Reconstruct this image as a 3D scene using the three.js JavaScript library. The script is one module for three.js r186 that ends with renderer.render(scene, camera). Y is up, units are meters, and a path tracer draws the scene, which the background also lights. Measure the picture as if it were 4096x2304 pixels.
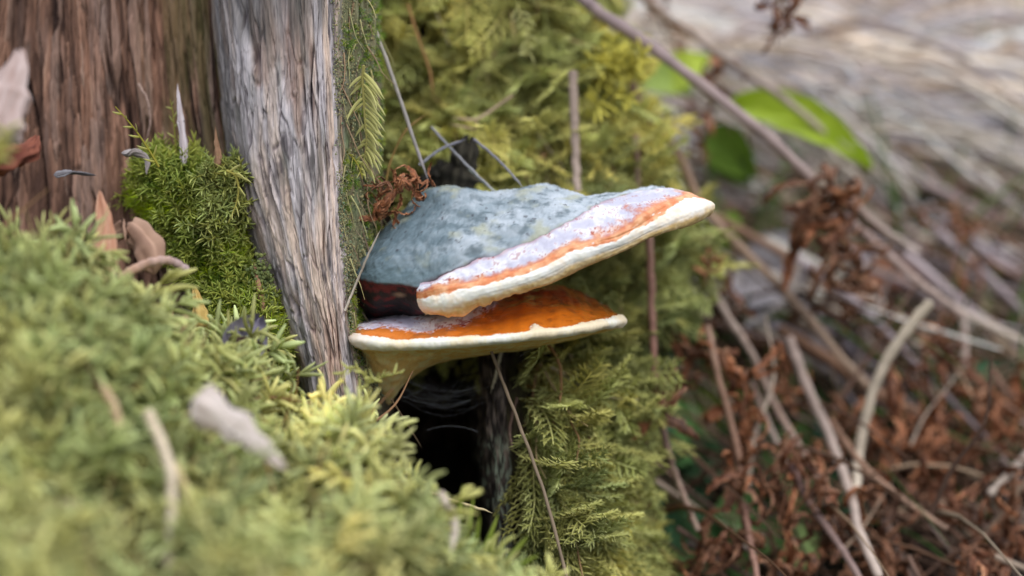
import * as THREE from 'three';

// ------------------------------------------------------------------ camera, sky, sun, exposure
const scene = new THREE.Scene();
const camera = new THREE.PerspectiveCamera(20, 1024 / 576, 0.02, 200);
const EYE = new THREE.Vector3(0, 0.3, 0), PITCH = -8 * Math.PI / 180;
const FWD = new THREE.Vector3(0, Math.sin(PITCH), -Math.cos(PITCH)), UPV = new THREE.Vector3(0, Math.cos(PITCH), Math.sin(PITCH));
camera.position.copy(EYE);
camera.lookAt(EYE.clone().add(FWD));
camera.focus = 0.672;
camera.userData.fStop = 2.7;

const renderer = new THREE.WebGLRenderer({ antialias: true });
renderer.setSize(1024, 576);
renderer.toneMapping = THREE.LinearToneMapping;
renderer.toneMappingExposure = 1.0;
renderer.shadowMap.enabled = true;
{
  const W = 128, H = 64, data = new Float32Array(W * H * 4);   // overcast: three times brighter overhead than at the horizon, dark woods below
  for (let j = 0; j < H; j++) for (let i = 0; i < W; i++) {
    const s = Math.sin(((j + 0.5) / H - 0.5) * Math.PI), k = s > 0 ? 0.48 + 1.22 * s : 0.48 * Math.max(0, 1 + 6 * s) + 0.1 * Math.min(1, -6 * s);
    data.set([k * 0.95, k * 1.0, k * 1.09, 1], (j * W + i) * 4);
  }
  const sky = new THREE.DataTexture(data, W, H, THREE.RGBAFormat, THREE.FloatType);
  sky.mapping = THREE.EquirectangularReflectionMapping; sky.magFilter = sky.minFilter = THREE.LinearFilter; sky.needsUpdate = true;
  scene.background = sky; scene.environment = sky;
}
const sun = new THREE.DirectionalLight(new THREE.Color(1, 0.95, 0.87), 1.5);
sun.position.set(0.9, 2.0, 0.7); sun.target.position.set(0, 0.2, -0.7);
sun.castShadow = true; sun.shadow.radius = 40; sun.shadow.mapSize.set(2048, 2048);
Object.assign(sun.shadow.camera, { left: -1.5, right: 1.5, top: 1.5, bottom: -1.5, near: 0.1, far: 8 });
scene.add(sun, sun.target);

// ------------------------------------------------------------------ helpers
function rng(seed) { let a = seed >>> 0; return () => { a = (a + 0x6D2B79F5) | 0; let t = Math.imul(a ^ (a >>> 15), 1 | a); t = (t + Math.imul(t ^ (t >>> 7), 61 | t)) ^ t; return ((t ^ (t >>> 14)) >>> 0) / 4294967296; }; }
const V = (x = 0, y = 0, z = 0) => new THREE.Vector3(x, y, z);
const clamp = (x, a = 0, b = 1) => Math.min(b, Math.max(a, x)), lerp = (a, b, t) => a + (b - a) * t;
const sstep = (a, b, x) => { const t = clamp((x - a) / (b - a)); return t * t * (3 - 2 * t); };
const PERM = new Uint8Array(512);
{ const r = rng(7), p = [...Array(256).keys()]; for (let i = 255; i > 0; i--) { const j = Math.floor(r() * (i + 1)); [p[i], p[j]] = [p[j], p[i]]; } for (let i = 0; i < 512; i++) PERM[i] = p[i & 255]; }
function grad(h, x, y, z) { h &= 15; const u = h < 8 ? x : y, v = h < 4 ? y : h === 12 || h === 14 ? x : z; return ((h & 1) ? -u : u) + ((h & 2) ? -v : v); }
function noise(x, y = 0, z = 0) {                                  // gradient noise, about -1 .. 1
  const X = Math.floor(x), Y = Math.floor(y), Z = Math.floor(z); x -= X; y -= Y; z -= Z;
  const f = (t) => t * t * t * (t * (t * 6 - 15) + 10), u = f(x), v = f(y), w = f(z), a = X & 255, b = Y & 255, c = Z & 255;
  const A = PERM[a] + b, AA = PERM[A & 255] + c, AB = PERM[(A + 1) & 255] + c, B = PERM[(a + 1) & 255] + b, BA = PERM[B & 255] + c, BB = PERM[(B + 1) & 255] + c;
  const q = (i) => PERM[i & 511];
  return lerp(lerp(lerp(grad(q(AA), x, y, z), grad(q(BA), x - 1, y, z), u), lerp(grad(q(AB), x, y - 1, z), grad(q(BB), x - 1, y - 1, z), u), v),
    lerp(lerp(grad(q(AA + 1), x, y, z - 1), grad(q(BA + 1), x - 1, y, z - 1), u), lerp(grad(q(AB + 1), x, y - 1, z - 1), grad(q(BB + 1), x - 1, y - 1, z - 1), u), v), w);
}
function fbm(x, y, z, o = 4) { let s = 0, a = 1, n = 0; for (let i = 0; i < o; i++) { s += a * noise(x, y, z); n += a; a *= 0.5; x = x * 2.03 + 11.7; y = y * 2.03 + 5.1; z = z * 2.03 + 3.3; } return s / n; }
function cells(x, y, sd) {                                           // jittered cells: a tone for each and the distance to its border
  const X = Math.floor(x), Y = Math.floor(y); let a = 9, b = 9, id = 0;
  for (let j = -1; j < 2; j++) for (let i = -1; i < 2; i++) { const h = Math.sin((X + i) * 127.1 + (Y + j) * 311.7 + sd * 74.7) * 43758.5453, h1 = h - Math.floor(h), h2 = (h1 * 91.7) % 1, h3 = (h1 * 517.3) % 1, dx = X + i + h1 - x, dy = Y + j + h2 - y, d = dx * dx + dy * dy; if (d < a) { b = a; a = d; id = h3; } else if (d < b) b = d; }
  return { id, e: Math.sqrt(b) - Math.sqrt(a) };
}
const S = (r, g, b, k = 1) => { const f = (c) => { c /= 255; return (c <= 0.04045 ? c / 12.92 : Math.pow((c + 0.055) / 1.055, 2.4)) * k; }; return [f(r), f(g), f(b)]; };   // sRGB byte colour to linear
const mixc = (a, b, t) => [lerp(a[0], b[0], t), lerp(a[1], b[1], t), lerp(a[2], b[2], t)];

// a place in the world, given by the direction in which the photograph shows it and its depth in metres
const K = 2 * Math.tan(10 * Math.PI / 180) / 576;
function at(px, py, d) { return V((px - 512) * K * d, 0, 0).addScaledVector(UPV, (288 - py) * K * d).addScaledVector(FWD, d).add(EYE); }

const px = (p) => { const q = p.clone().sub(EYE), d = q.dot(FWD); return [512 + q.x / (K * d), 288 - q.dot(UPV) / (K * d), d]; };   // the inverse of at()
const taken = {};
function numbered(name) { const n = taken[name] ?? 0; taken[name] = n + 1; return n ? name + '_' + String(n).padStart(3, '0') : name; }
function tag(o, label, category, group, kind) { if (label) o.userData.label = label; if (category) o.userData.category = category; if (group) o.userData.group = group; if (kind) o.userData.kind = kind; return o; }
function thing(name, label, category, pos = V(), group) { const g = new THREE.Group(); g.name = numbered(name); g.position.copy(pos); scene.add(g); return tag(g, label, category, group); }
function meshOf(name, geo, mat, parent) { const m = new THREE.Mesh(geo, mat); m.name = parent && parent !== scene ? name : numbered(name); m.castShadow = m.receiveShadow = true; (parent ?? scene).add(m); return m; }

class MB {                                                          // collects tubes, ribbons and sheets into one geometry
  constructor() { this.p = []; this.n = []; this.c = []; this.i = []; }
  tube(pts, radii, sides, cols, flat = 1, side0) {
    const base = this.p.length / 3, n = pts.length; let side = side0 ? side0.clone() : null;
    for (let k = 0; k < n; k++) {
      const T = pts[Math.min(k + 1, n - 1)].clone().sub(pts[Math.max(k - 1, 0)]).normalize();
      if (!side) side = Math.abs(T.y) < 0.9 ? V(0, 1, 0) : V(1, 0, 0);
      side.addScaledVector(T, -side.dot(T)); if (side.lengthSq() < 1e-8) side.set(T.z, T.x, T.y); side.normalize();
      const bn = T.clone().cross(side), c = Array.isArray(cols[0]) ? cols[k] : cols;
      for (let s = 0; s < sides; s++) {
        const a = s / sides * 2 * Math.PI, x = Math.cos(a), y = Math.sin(a) * flat;
        this.p.push(pts[k].x + (side.x * x + bn.x * y) * radii[k], pts[k].y + (side.y * x + bn.y * y) * radii[k], pts[k].z + (side.z * x + bn.z * y) * radii[k]);
        const nx = x * flat, ny = Math.sin(a), l = Math.hypot(nx, ny);
        this.n.push((side.x * nx + bn.x * ny) / l, (side.y * nx + bn.y * ny) / l, (side.z * nx + bn.z * ny) / l);
        this.c.push(...c);
      }
      if (k) for (let s = 0; s < sides; s++) { const a = base + (k - 1) * sides + s, b = base + (k - 1) * sides + (s + 1) % sides; this.i.push(a, b, a + sides, b, b + sides, a + sides); }
    }
    for (const [k, dir] of [[0, -1], [n - 1, 1]]) if (radii[k] > 1e-5) {       // close open ends
      const o = this.p.length / 3, T = pts[Math.min(k + 1, n - 1)].clone().sub(pts[Math.max(k - 1, 0)]).normalize().multiplyScalar(dir), q = pts[k].clone().addScaledVector(T, radii[k] * 0.35), c = Array.isArray(cols[0]) ? cols[k] : cols;
      this.p.push(q.x, q.y, q.z); this.n.push(T.x, T.y, T.z); this.c.push(...c);
      for (let s = 0; s < sides; s++) { const a = base + k * sides + s, b = base + k * sides + (s + 1) % sides; dir > 0 ? this.i.push(a, b, o) : this.i.push(b, a, o); }
    }
    return this;
  }
  grid(nu, nv, fn, col) {                                           // fn(u, v) -> Vector3, col(u, v) -> linear colour
    const base = this.p.length / 3, P = [];
    for (let j = 0; j <= nv; j++) for (let i = 0; i <= nu; i++) P.push(fn(i / nu, j / nv));
    const W = nu + 1, du = V(), dv = V();
    for (let j = 0; j <= nv; j++) for (let i = 0; i <= nu; i++) {
      const q = P[j * W + i]; du.subVectors(P[j * W + Math.min(i + 1, nu)], P[j * W + Math.max(i - 1, 0)]); dv.subVectors(P[Math.min(j + 1, nv) * W + i], P[Math.max(j - 1, 0) * W + i]); du.cross(dv).normalize();
      this.p.push(q.x, q.y, q.z); this.n.push(du.x, du.y, du.z); this.c.push(...col(i / nu, j / nv, q));
      if (i < nu && j < nv) { const a = base + j * W + i; this.i.push(a, a + 1, a + W, a + 1, a + W + 1, a + W); }
    }
    return this;
  }
  geo() { const g = new THREE.BufferGeometry(); g.setAttribute('position', new THREE.Float32BufferAttribute(this.p, 3)); g.setAttribute('normal', new THREE.Float32BufferAttribute(this.n, 3)); g.setAttribute('color', new THREE.Float32BufferAttribute(this.c, 3)); g.setIndex(this.i); return g; }
}
function smoothPath(pts, n) { const c = new THREE.CatmullRomCurve3(pts, false, 'centripetal'); return c.getPoints(n); }

// Catmull-Rom patch through a grid of places
class Loft {
  constructor(rows) { this.g = rows.map((r) => r.map((q) => q.isVector3 ? q : at(...q))); this.nv = rows.length - 1; this.nu = rows[0].length - 1; }
  static w(t) { const a = t * t, b = a * t; return [-0.5 * b + a - 0.5 * t, 1.5 * b - 2.5 * a + 1, -1.5 * b + 2 * a + 0.5 * t, 0.5 * b - 0.5 * a]; }
  at(u, v, out = V()) {                                             // u, v in 0 .. 1
    const x = clamp(u) * this.nu, y = clamp(v) * this.nv, i = Math.min(Math.floor(x), this.nu - 1), j = Math.min(Math.floor(y), this.nv - 1), wu = Loft.w(x - i), wv = Loft.w(y - j);
    out.set(0, 0, 0);
    for (let b = 0; b < 4; b++) { const row = this.g[clamp(j + b - 1, 0, this.nv)]; for (let a = 0; a < 4; a++) out.addScaledVector(row[clamp(i + a - 1, 0, this.nu)], wu[a] * wv[b]); }
    return out;
  }
  frame(u, v) {
    const e = 0.004, p = this.at(u, v), du = this.at(u + e, v).sub(this.at(u - e, v)), dv = this.at(u, v + e).sub(this.at(u, v - e)), n = du.clone().cross(dv).normalize();
    return { p, n: n.dot(EYE.clone().sub(p)) < 0 && !this.keep ? n.negate() : n, du, dv };
  }
}
// a dense patch displaced along its normal and split into parts by class
function patchParts(loft, nu, nv, flip, shape, look, parts, parent) {
  const W = nu + 1, N = W * (nv + 1), base = new Array(N), pos = new Float32Array(N * 3), col = new Float32Array(N * 3), cls = new Uint8Array(N), a = V(), b = V();
  for (let j = 0; j <= nv; j++) for (let i = 0; i <= nu; i++) base[j * W + i] = loft.at(i / nu, j / nv);
  for (let j = 0; j <= nv; j++) for (let i = 0; i <= nu; i++) {
    const k = j * W + i;
    a.subVectors(base[j * W + Math.min(i + 1, nu)], base[j * W + Math.max(i - 1, 0)]); b.subVectors(base[Math.min(j + 1, nv) * W + i], base[Math.max(j - 1, 0) * W + i]);
    a.cross(b).normalize(); if (flip) a.negate();
    const h = shape(i / nu, j / nv, base[k]), l = look(i / nu, j / nv, base[k], h);
    pos.set([base[k].x + a.x * h, base[k].y + a.y * h, base[k].z + a.z * h], k * 3); col.set(l.c, k * 3); cls[k] = l.k ?? 0;
  }
  const all = []; for (let j = 0; j < nv; j++) for (let i = 0; i < nu; i++) { const k = j * W + i; flip ? all.push(k, k + W, k + 1, k + 1, k + W, k + W + 1) : all.push(k, k + 1, k + W, k + 1, k + W + 1, k + W); }
  const g0 = new THREE.BufferGeometry(); g0.setAttribute('position', new THREE.BufferAttribute(pos, 3)); g0.setIndex(all); g0.computeVertexNormals(); const nor = g0.attributes.normal.array;
  return parts.map(([name, mat], c) => {
    const map = new Int32Array(N).fill(-1), P = [], Q = [], C = [], I = [];
    for (let t = 0; t < all.length; t += 3) {
      const quad = all[t - (t % 6)]; if (cls[quad] !== c) continue;
      for (let e = 0; e < 3; e++) { const k = all[t + e]; if (map[k] < 0) { map[k] = P.length / 3; P.push(pos[k * 3], pos[k * 3 + 1], pos[k * 3 + 2]); Q.push(nor[k * 3], nor[k * 3 + 1], nor[k * 3 + 2]); C.push(col[k * 3], col[k * 3 + 1], col[k * 3 + 2]); } I.push(map[k]); }
    }
    if (!I.length) return null;
    const g = new THREE.BufferGeometry(); g.setAttribute('position', new THREE.Float32BufferAttribute(P, 3)); g.setAttribute('normal', new THREE.Float32BufferAttribute(Q, 3)); g.setAttribute('color', new THREE.Float32BufferAttribute(C, 3)); g.setIndex(I);
    return meshOf(name, g, mat, parent);
  });
}
const mat = (rough, o = {}) => new THREE.MeshPhysicalMaterial({ vertexColors: true, roughness: rough, side: THREE.DoubleSide, ...o });
const M = {
  wood: mat(0.9, { specularIntensity: 0.5 }), soil: mat(1, { specularIntensity: 0.2 }), straw: mat(0.65, { specularIntensity: 0.6 }),
  moss: mat(0.75, { transmission: 0.22, thickness: 0, specularIntensity: 0.4, roughness: 0.95 }), leaf: mat(0.55, { transmission: 0.35, thickness: 0, roughness: 0.9, specularIntensity: 0.5 }),
  dead: mat(0.6, { specularIntensity: 0.7 }), crust: mat(0.62, { specularIntensity: 0.6 }), bloom: mat(0.6, { specularIntensity: 0.6 }), orange: mat(0.4, { specularIntensity: 0.8 }),
  resin: mat(0.28, { clearcoat: 1, clearcoatRoughness: 0.04, specularIntensity: 1 }), rim: mat(0.6, { sheen: 0.3, sheenColor: new THREE.Color(1, 1, 1), sheenRoughness: 0.6 }), pore: mat(0.95, { specularIntensity: 0.2 }),
  web: mat(0.5, { specularIntensity: 1 }), dark: mat(1, { specularIntensity: 0.1 }), lichen: mat(0.95, { specularIntensity: 0.2 }), stone: mat(0.9),
};
// copies that nobody could count: one instanced mesh for each shape variant
function scatter(parent, name, geos, material, list) {               // list: { m: Matrix4, c: [r, g, b] }
  const per = geos.map(() => []); list.forEach((q, k) => per[q.g ?? k % geos.length].push(q));
  const col = new THREE.Color();
  geos.forEach((g, k) => {
    if (!per[k].length) return;
    const im = new THREE.InstancedMesh(g, material, per[k].length); im.name = name; im.userData.kind = 'stuff'; im.castShadow = im.receiveShadow = true;
    per[k].forEach((q, n) => { im.setMatrixAt(n, q.m); im.setColorAt(n, col.setRGB(...q.c)); });
    parent.add(im);
  });
}
function stuff(name, label, category) { const g = new THREE.Group(); g.name = numbered(name); scene.add(g); tag(g, label, category, null, 'stuff'); return g; }
const _x = V(), _z = V();
function place(p, up, roll, size) {                                   // +y of the copy along up
  const y = up.clone().normalize(); _x.set(Math.cos(roll), 0.3 * Math.sin(roll * 3), Math.sin(roll)); _x.addScaledVector(y, -_x.dot(y)).normalize(); _z.crossVectors(_x, y);
  return new THREE.Matrix4().makeBasis(_x, y, _z).scale(V(size, size, size)).setPosition(p);
}

// ------------------------------------------------------------------ ground
const PROFILE = [[0, -0.3], [0.6, -0.08], [0.8, 0.035], [0.95, 0.15], [1.15, 0.23], [1.5, 0.298], [2.2, 0.377], [4, 0.6], [60, 7.5], [200, 20]];   // a steep bank at the stump, a gentle slope above it
const profile = (d) => { let k = 0; while (k < PROFILE.length - 2 && d > PROFILE[k + 1][0]) k++; const [a, ya] = PROFILE[k], [b, yb] = PROFILE[k + 1]; return lerp(ya, yb, (d - a) / (b - a)); };
const bankDepth = (py) => py > 300 ? lerp(0.95, 0.80, (py - 300) / 276) : py > 150 ? lerp(1.15, 0.95, (py - 150) / 150) : py > 60 ? lerp(1.5, 1.15, (py - 60) / 90) : lerp(2.2, 1.5, py / 60);
const groundY = (x, z) => { const d = Math.max(0, -z); return (profile(d - 0.06) + profile(d) + profile(d + 0.06)) / 3 - 0.03 * x + 0.02 * fbm(x * 1.6, z * 1.6, 0, 3) * Math.min(1, d) - 0.1 * sstep(0.25, -0.3, x) * sstep(0.9, 0.5, d); };
{
  const b = new MB(), N = 150, far = (t) => Math.sign(t) * (Math.abs(t) * 1.2 + Math.pow(Math.abs(t), 4) * 58);
  b.grid(N, N, (u, v) => { const x = far(u * 2 - 1), z = -0.9 - far(v * 2 - 1); return V(x, groundY(x, z), z); }, (u, v, q) => {
    const k = fbm(q.x * 9, q.z * 9, 1, 4) * 0.5 + 0.5, d = -q.z, near = S(30, 27, 22), mid = S(176, 166, 162), g = S(98, 104, 72);
    return mixc(mixc(near, mid, sstep(0.98, 1.4, d) * (0.55 + 0.45 * k)), g, 0.35 * sstep(0.5, 0.75, fbm(q.x * 2.2, q.z * 2.2, 8, 3) * 0.5 + 0.5));
  });
  tag(meshOf('ground', b.geo(), M.soil), null, null, null, 'structure');
}

// ------------------------------------------------------------------ tree stump
const stump = thing('tree_stump', 'old weathered tree stump with grey and brown rotten wood, moss and a dark hollow', 'tree stump');
const rows = (pys, cols) => pys.map((py, r) => cols.map((c) => [c[0][r], py, c[1][r] ?? c[1][0]]));
const same = (x, n) => Array(n).fill(x);
// the recessed brown wood on the left
const brownPy = [-70, 60, 190, 320, 470, 640];
const brown = new Loft(rows(brownPy, [
  [same(-260, 6), [0.78]], [same(-120, 6), [0.735]], [same(-30, 6), [0.715]], [[38, 36, 34, 34, 34, 34], [0.72]], [[80, 82, 88, 95, 100, 110], [0.712]],
  [[128, 132, 142, 160, 180, 190], [0.716]], [[170, 176, 190, 215, 240, 250], [0.722]], [[205, 212, 232, 262, 290, 300], [0.716]], [[240, 247, 265, 290, 315, 325], [0.724]]]));
const brownShape = (u, v, p) => {
  const s = u * 9, warp = 0.5 * noise(u * 6, v * 3.2, 4), f = fbm(s * 5 + warp, v * 6, 1, 4), c = fbm(s * 1.6 + warp, v * 2, 9, 3);
  const crack = sstep(0.12, 0.0, Math.abs(noise(s * 2.3 + warp * 1.3, v * 2.2, 17))) * sstep(-0.2, 0.3, noise(s * 1.1, v * 4.5, 2));
  const A = cells(u * 52 + warp * 2 + 0.6 * f, v * 6, 1), B = cells(u * 92 + warp * 3 + f, v * 22, 2);
  return 0.0017 * (A.id - 0.5) + 0.0009 * (B.id - 0.5) - 0.0011 * sstep(0.1, 0, A.e) * sstep(0.3, 0.6, B.id) - 0.0005 * sstep(0.15, 0, B.e) + 0.0032 * c + 0.0012 * f + 0.0012 * fbm(s * 18 + warp, v * 20, 3, 3) - 0.0045 * crack;
};
patchParts(brown, 520, 240, true, brownShape, (u, v, p, h) => {
  const s = u * 9, warp = 0.5 * noise(u * 6, v * 3.2, 4), k = fbm(s * 6 + warp, v * 6.5, 31, 5) * 0.6 + 0.5, t = fbm(s * 2.2 + warp, v * 2.2, 50, 3) * 0.5 + 0.5, fine = fbm(s * 30 + warp * 2, v * 30, 6, 3);
  const f = fbm(s * 5 + warp, v * 6, 1, 4), A = cells(u * 52 + warp * 2 + 0.6 * f, v * 6, 1), B = cells(u * 92 + warp * 3 + f, v * 22, 2);
  let c = mixc(S(50, 34, 30), S(164, 124, 104), sstep(0.2, 0.78, k * 0.4 + t * 0.3 + 0.28 * A.id + 0.2 * B.id - 0.06)); c = mixc(c, S(156, 134, 126), 0.55 * sstep(0.08, 0.35, fbm(s * 1.6, v * 3, 85, 3))); c = mixc(c, S(44, 32, 30), 0.65 * sstep(0.12, 0.32, fbm(s * 2.2 + warp, v * 5, 87, 4))); c = mixc(c, S(132, 118, 112), 0.45 * sstep(0.6, 0.9, A.id)); c = mixc(c, S(34, 25, 25), 0.6 * sstep(0.12, 0.02, A.e) * sstep(0.45, 0.75, B.id)); c = mixc(c, S(186, 158, 142), 0.5 * sstep(0.72, 0.95, B.id) * sstep(0.45, 0.6, t)); c = mixc(c, S(192, 160, 140), 0.75 * sstep(0.62, 0.8, k) * sstep(0.4, 0.6, t));
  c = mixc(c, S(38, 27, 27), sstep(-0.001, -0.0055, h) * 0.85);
  const green = sstep(0.6, 0.8, u) * sstep(0.05, 0.3, fbm(s * 3, v * 4, 77, 3) + 0.28 * sstep(0.62, 0.82, u)); c = mixc(c, S(92, 90, 52), green * 0.6);
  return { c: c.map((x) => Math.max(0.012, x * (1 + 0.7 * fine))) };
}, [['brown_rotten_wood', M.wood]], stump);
// the grey weathered ridge and its lichen-covered edge
const greyPy = [-70, 40, 120, 200, 270, 330, 390, 450, 540];
const grey = new Loft(rows(greyPy, [
  [[206, 214, 220, 232, 246, 266, 282, 290, 296], [0.735]], [[210, 218, 226, 238, 256, 278, 296, 304, 310], [0.703]], [[224, 230, 238, 248, 266, 286, 304, 312, 318], [0.690]],
  [[256, 260, 266, 276, 290, 302, 316, 324, 330], [0.677]], [[292, 296, 300, 304, 312, 322, 332, 340, 346], [0.669]], [[318, 321, 324, 327, 331, 338, 346, 354, 360], [0.668]],
  [[330, 332, 334, 337, 342, 348, 358, 366, 372], [0.672]], [[344, 346, 346, 346, 350, 352, 368, 378, 386], [0.679]], [[360, 363, 362, 360, 358, 356, 376, 388, 394], [0.689]],
  [[374, 376, 378, 376, 368, 364, 384, 395, 402], [0.703]], [[376, 378, 380, 378, 374, 372, 388, 398, 406], [0.76]], [[372, 374, 376, 375, 372, 372, 384, 392, 400], [0.86]]]));
const greyZone = (u, v) => ({ wood: sstep(0.16, 0.22, u) * sstep(0.62, 0.55, u), lich: sstep(0.56, 0.64, u + 0.06 * noise(u * 9, v * 14, 3)) });
patchParts(grey, 520, 360, true, (u, v) => {
  const s = u * 7, w = 0.45 * noise(u * 5, v * 5, 8) - v * 0.4, f = fbm(s * 5 + w, v * 7, 12, 4), crack = sstep(0.12, 0, Math.abs(noise(s * 2.8 + w, v * 3.4, 40))) * sstep(-0.1, 0.35, noise(s * 1.9, v * 7, 61));
  const z = greyZone(u, v), pits = sstep(0.35, 0.6, noise(s * 9, v * 22, 4)) * sstep(0.5, 0.2, u);
  const A = cells(u * 42 + w * 2 + 0.5 * f, v * 10, 5), B = cells(u * 105 + w * 4 + f, v * 30, 6);
  return (0.0008 * (A.id - 0.5) + 0.0004 * (B.id - 0.5) - 0.0007 * sstep(0.13, 0, A.e) * sstep(0.3, 0.6, B.id)) * (1 - 0.5 * z.lich) + 0.0010 * f + 0.0008 * fbm(s * 20 + w, v * 30, 2, 3) - 0.0022 * crack - 0.0009 * pits + z.lich * (0.0012 * fbm(s * 10, v * 46, 5, 3) + 0.002 * fbm(s * 3, v * 9, 6, 2));
}, (u, v, p, h) => {
  const s = u * 7, w = 0.45 * noise(u * 5, v * 5, 8) - v * 0.4, k = fbm(s * 6 + w, v * 7, 21, 5) * 0.6 + 0.52, t = fbm(s * 2.5 + w, v * 2.5, 71, 3) * 0.5 + 0.5, z = greyZone(u, v), fine = fbm(s * 36 + w * 3, v * 44, 6, 3), fine2 = fbm(s * 18, v * 60, 9, 3);
  const cool = S(200, 193, 198), warm = S(220, 198, 184), dark = S(104, 94, 98);
  const f = fbm(s * 5 + w, v * 7, 12, 4), A = cells(u * 42 + w * 2 + 0.5 * f, v * 10, 5), B = cells(u * 105 + w * 4 + f, v * 30, 6);
  let c = mixc(dark, mixc(cool, warm, sstep(0.4, 0.62, t)), sstep(0.2, 0.6, k * 0.6 + 0.22 * A.id + 0.18 * B.id)); c = mixc(c, S(84, 72, 80), 0.7 * sstep(0.13, 0.02, A.e) * sstep(0.4, 0.7, B.id + 0.1)); c = mixc(c, S(112, 112, 104), 0.6 * sstep(0.1, 0.4, fbm(s * 3, v * 7, 44, 3))); c = mixc(c, S(226, 214, 216), 0.7 * sstep(0.6, 0.75, k)); c = mixc(c, S(150, 122, 108), 0.6 * sstep(0.1, 0.35, fbm(s * 2.2 + w, v * 4, 81, 3))); c = mixc(c, S(78, 70, 76), 0.75 * sstep(0.2, 0.36, fbm(s * 3.4 + w, v * 11, 83, 4)));
  c = mixc(c, S(196, 152, 128), 0.55 * sstep(0.5, 0.8, v) * sstep(0.5, 0.7, t));
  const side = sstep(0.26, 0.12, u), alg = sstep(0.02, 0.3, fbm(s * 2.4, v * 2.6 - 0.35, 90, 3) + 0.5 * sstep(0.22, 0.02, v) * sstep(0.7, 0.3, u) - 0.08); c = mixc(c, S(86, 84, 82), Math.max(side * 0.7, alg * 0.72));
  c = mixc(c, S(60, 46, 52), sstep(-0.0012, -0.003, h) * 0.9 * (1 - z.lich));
  if (fine2 > 0.24 && u < 0.55) c = mixc(c, S(74, 58, 62), sstep(0.24, 0.5, fine2) * 0.55);
  const moist = sstep(0.5, 0.62, v) * sstep(0.56, 0.68, u);
  let l = mixc(S(92, 84, 66), S(150, 152, 116), fbm(s * 12, v * 30, 13, 3) * 0.5 + 0.5); l = mixc(l, S(108, 132, 100), sstep(0.0, 0.35, fbm(s * 5, v * 12, 19, 3)) * 0.5); l = mixc(l, S(128, 108, 92), sstep(0.05, 0.35, fbm(s * 7 + w, v * 2, 29, 2)) * 0.7); l = mixc(l, S(66, 54, 48), moist * 0.75);
  c = mixc(c, l, z.lich);
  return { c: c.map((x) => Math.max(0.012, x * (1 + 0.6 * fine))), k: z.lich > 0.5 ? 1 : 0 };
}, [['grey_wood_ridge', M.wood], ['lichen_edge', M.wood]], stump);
// the mossy flank behind the fungus; its lower left edge stands dark beside the hollow
const flankPy = [-70, 40, 120, 180, 240, 300, 360, 420, 480, 540, 640];
const flank = new Loft(rows(flankPy, [
  [[384, 384, 386, 392, 420, 455, 470, 474, 478, 484, 488], [0.93, 0.92, 0.9, 0.88, 0.84, 0.82, 0.80, 0.80, 0.80, 0.80, 0.80]],
  [[392, 392, 394, 400, 430, 465, 478, 482, 486, 492, 498], [0.84, 0.83, 0.82, 0.80, 0.80, 0.785, 0.745, 0.728, 0.728, 0.722, 0.72]],
  [[420, 420, 424, 432, 458, 480, 490, 494, 498, 504, 510], [0.815, 0.81, 0.80, 0.785, 0.79, 0.775, 0.72, 0.708, 0.706, 0.704, 0.70]],
  [[470, 472, 478, 490, 510, 515, 508, 508, 512, 516, 520], [0.805, 0.80, 0.79, 0.785, 0.785, 0.77, 0.73, 0.712, 0.71, 0.708, 0.705]],
  [[520, 524, 534, 552, 572, 560, 545, 540, 542, 544, 546], [0.81, 0.80, 0.79, 0.785, 0.785, 0.775, 0.745, 0.725, 0.722, 0.722, 0.72]],
  [[556, 564, 580, 606, 630, 612, 585, 572, 574, 572, 572], [0.83, 0.82, 0.81, 0.80, 0.80, 0.79, 0.765, 0.748, 0.745, 0.745, 0.745]],
  [[566, 576, 596, 626, 658, 640, 604, 592, 594, 592, 590], [0.90, 0.89, 0.87, 0.85, 0.83, 0.81, 0.80, 0.79, 0.79, 0.79, 0.79]],
  [[540, 550, 570, 600, 630, 620, 590, 580, 580, 580, 580], [1.05, 1.05, 1.05, 1.03, 1.0, 1.0, 1.0, 1.0, 1.0, 1.0, 1.0]]]));
patchParts(flank, 300, 300, true, (u, v) => 0.006 * fbm(u * 9, v * 6, 2, 3) + 0.003 * fbm(u * 40, v * 12, 4, 3) - 0.006 * sstep(0.1, 0, Math.abs(noise(u * 9, v * 2.5, 33))) * sstep(0.5, 0.4, v), (u, v, p) => {
  const k = fbm(u * 50, v * 30, 1, 4) * 0.5 + 0.5; let c = mixc(S(34, 28, 25), S(78, 66, 52), k); c = mixc(c, S(70, 74, 38), 0.6 * sstep(0.35, 0.5, u) * sstep(0.4, 0.6, k));
  const dk = sstep(0.44, 0.38, u) * sstep(0.5, 0.6, v); c = mixc(c, mixc(S(38, 32, 31), S(138, 124, 114), sstep(0.4, 0.8, k)), dk);
  const li = dk * sstep(0.7, 0.76, v) * sstep(0.1, 0.28, fbm(u * 70, v * 44, 18, 3) + 0.2 * sstep(0.2, 0.3, u)); c = mixc(c, S(132, 142, 126), li * 0.8);
  return { c: c.map((x) => x * (0.8 + 0.4 * k)) };
}, [['mossy_flank', M.wood]], stump);
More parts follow.
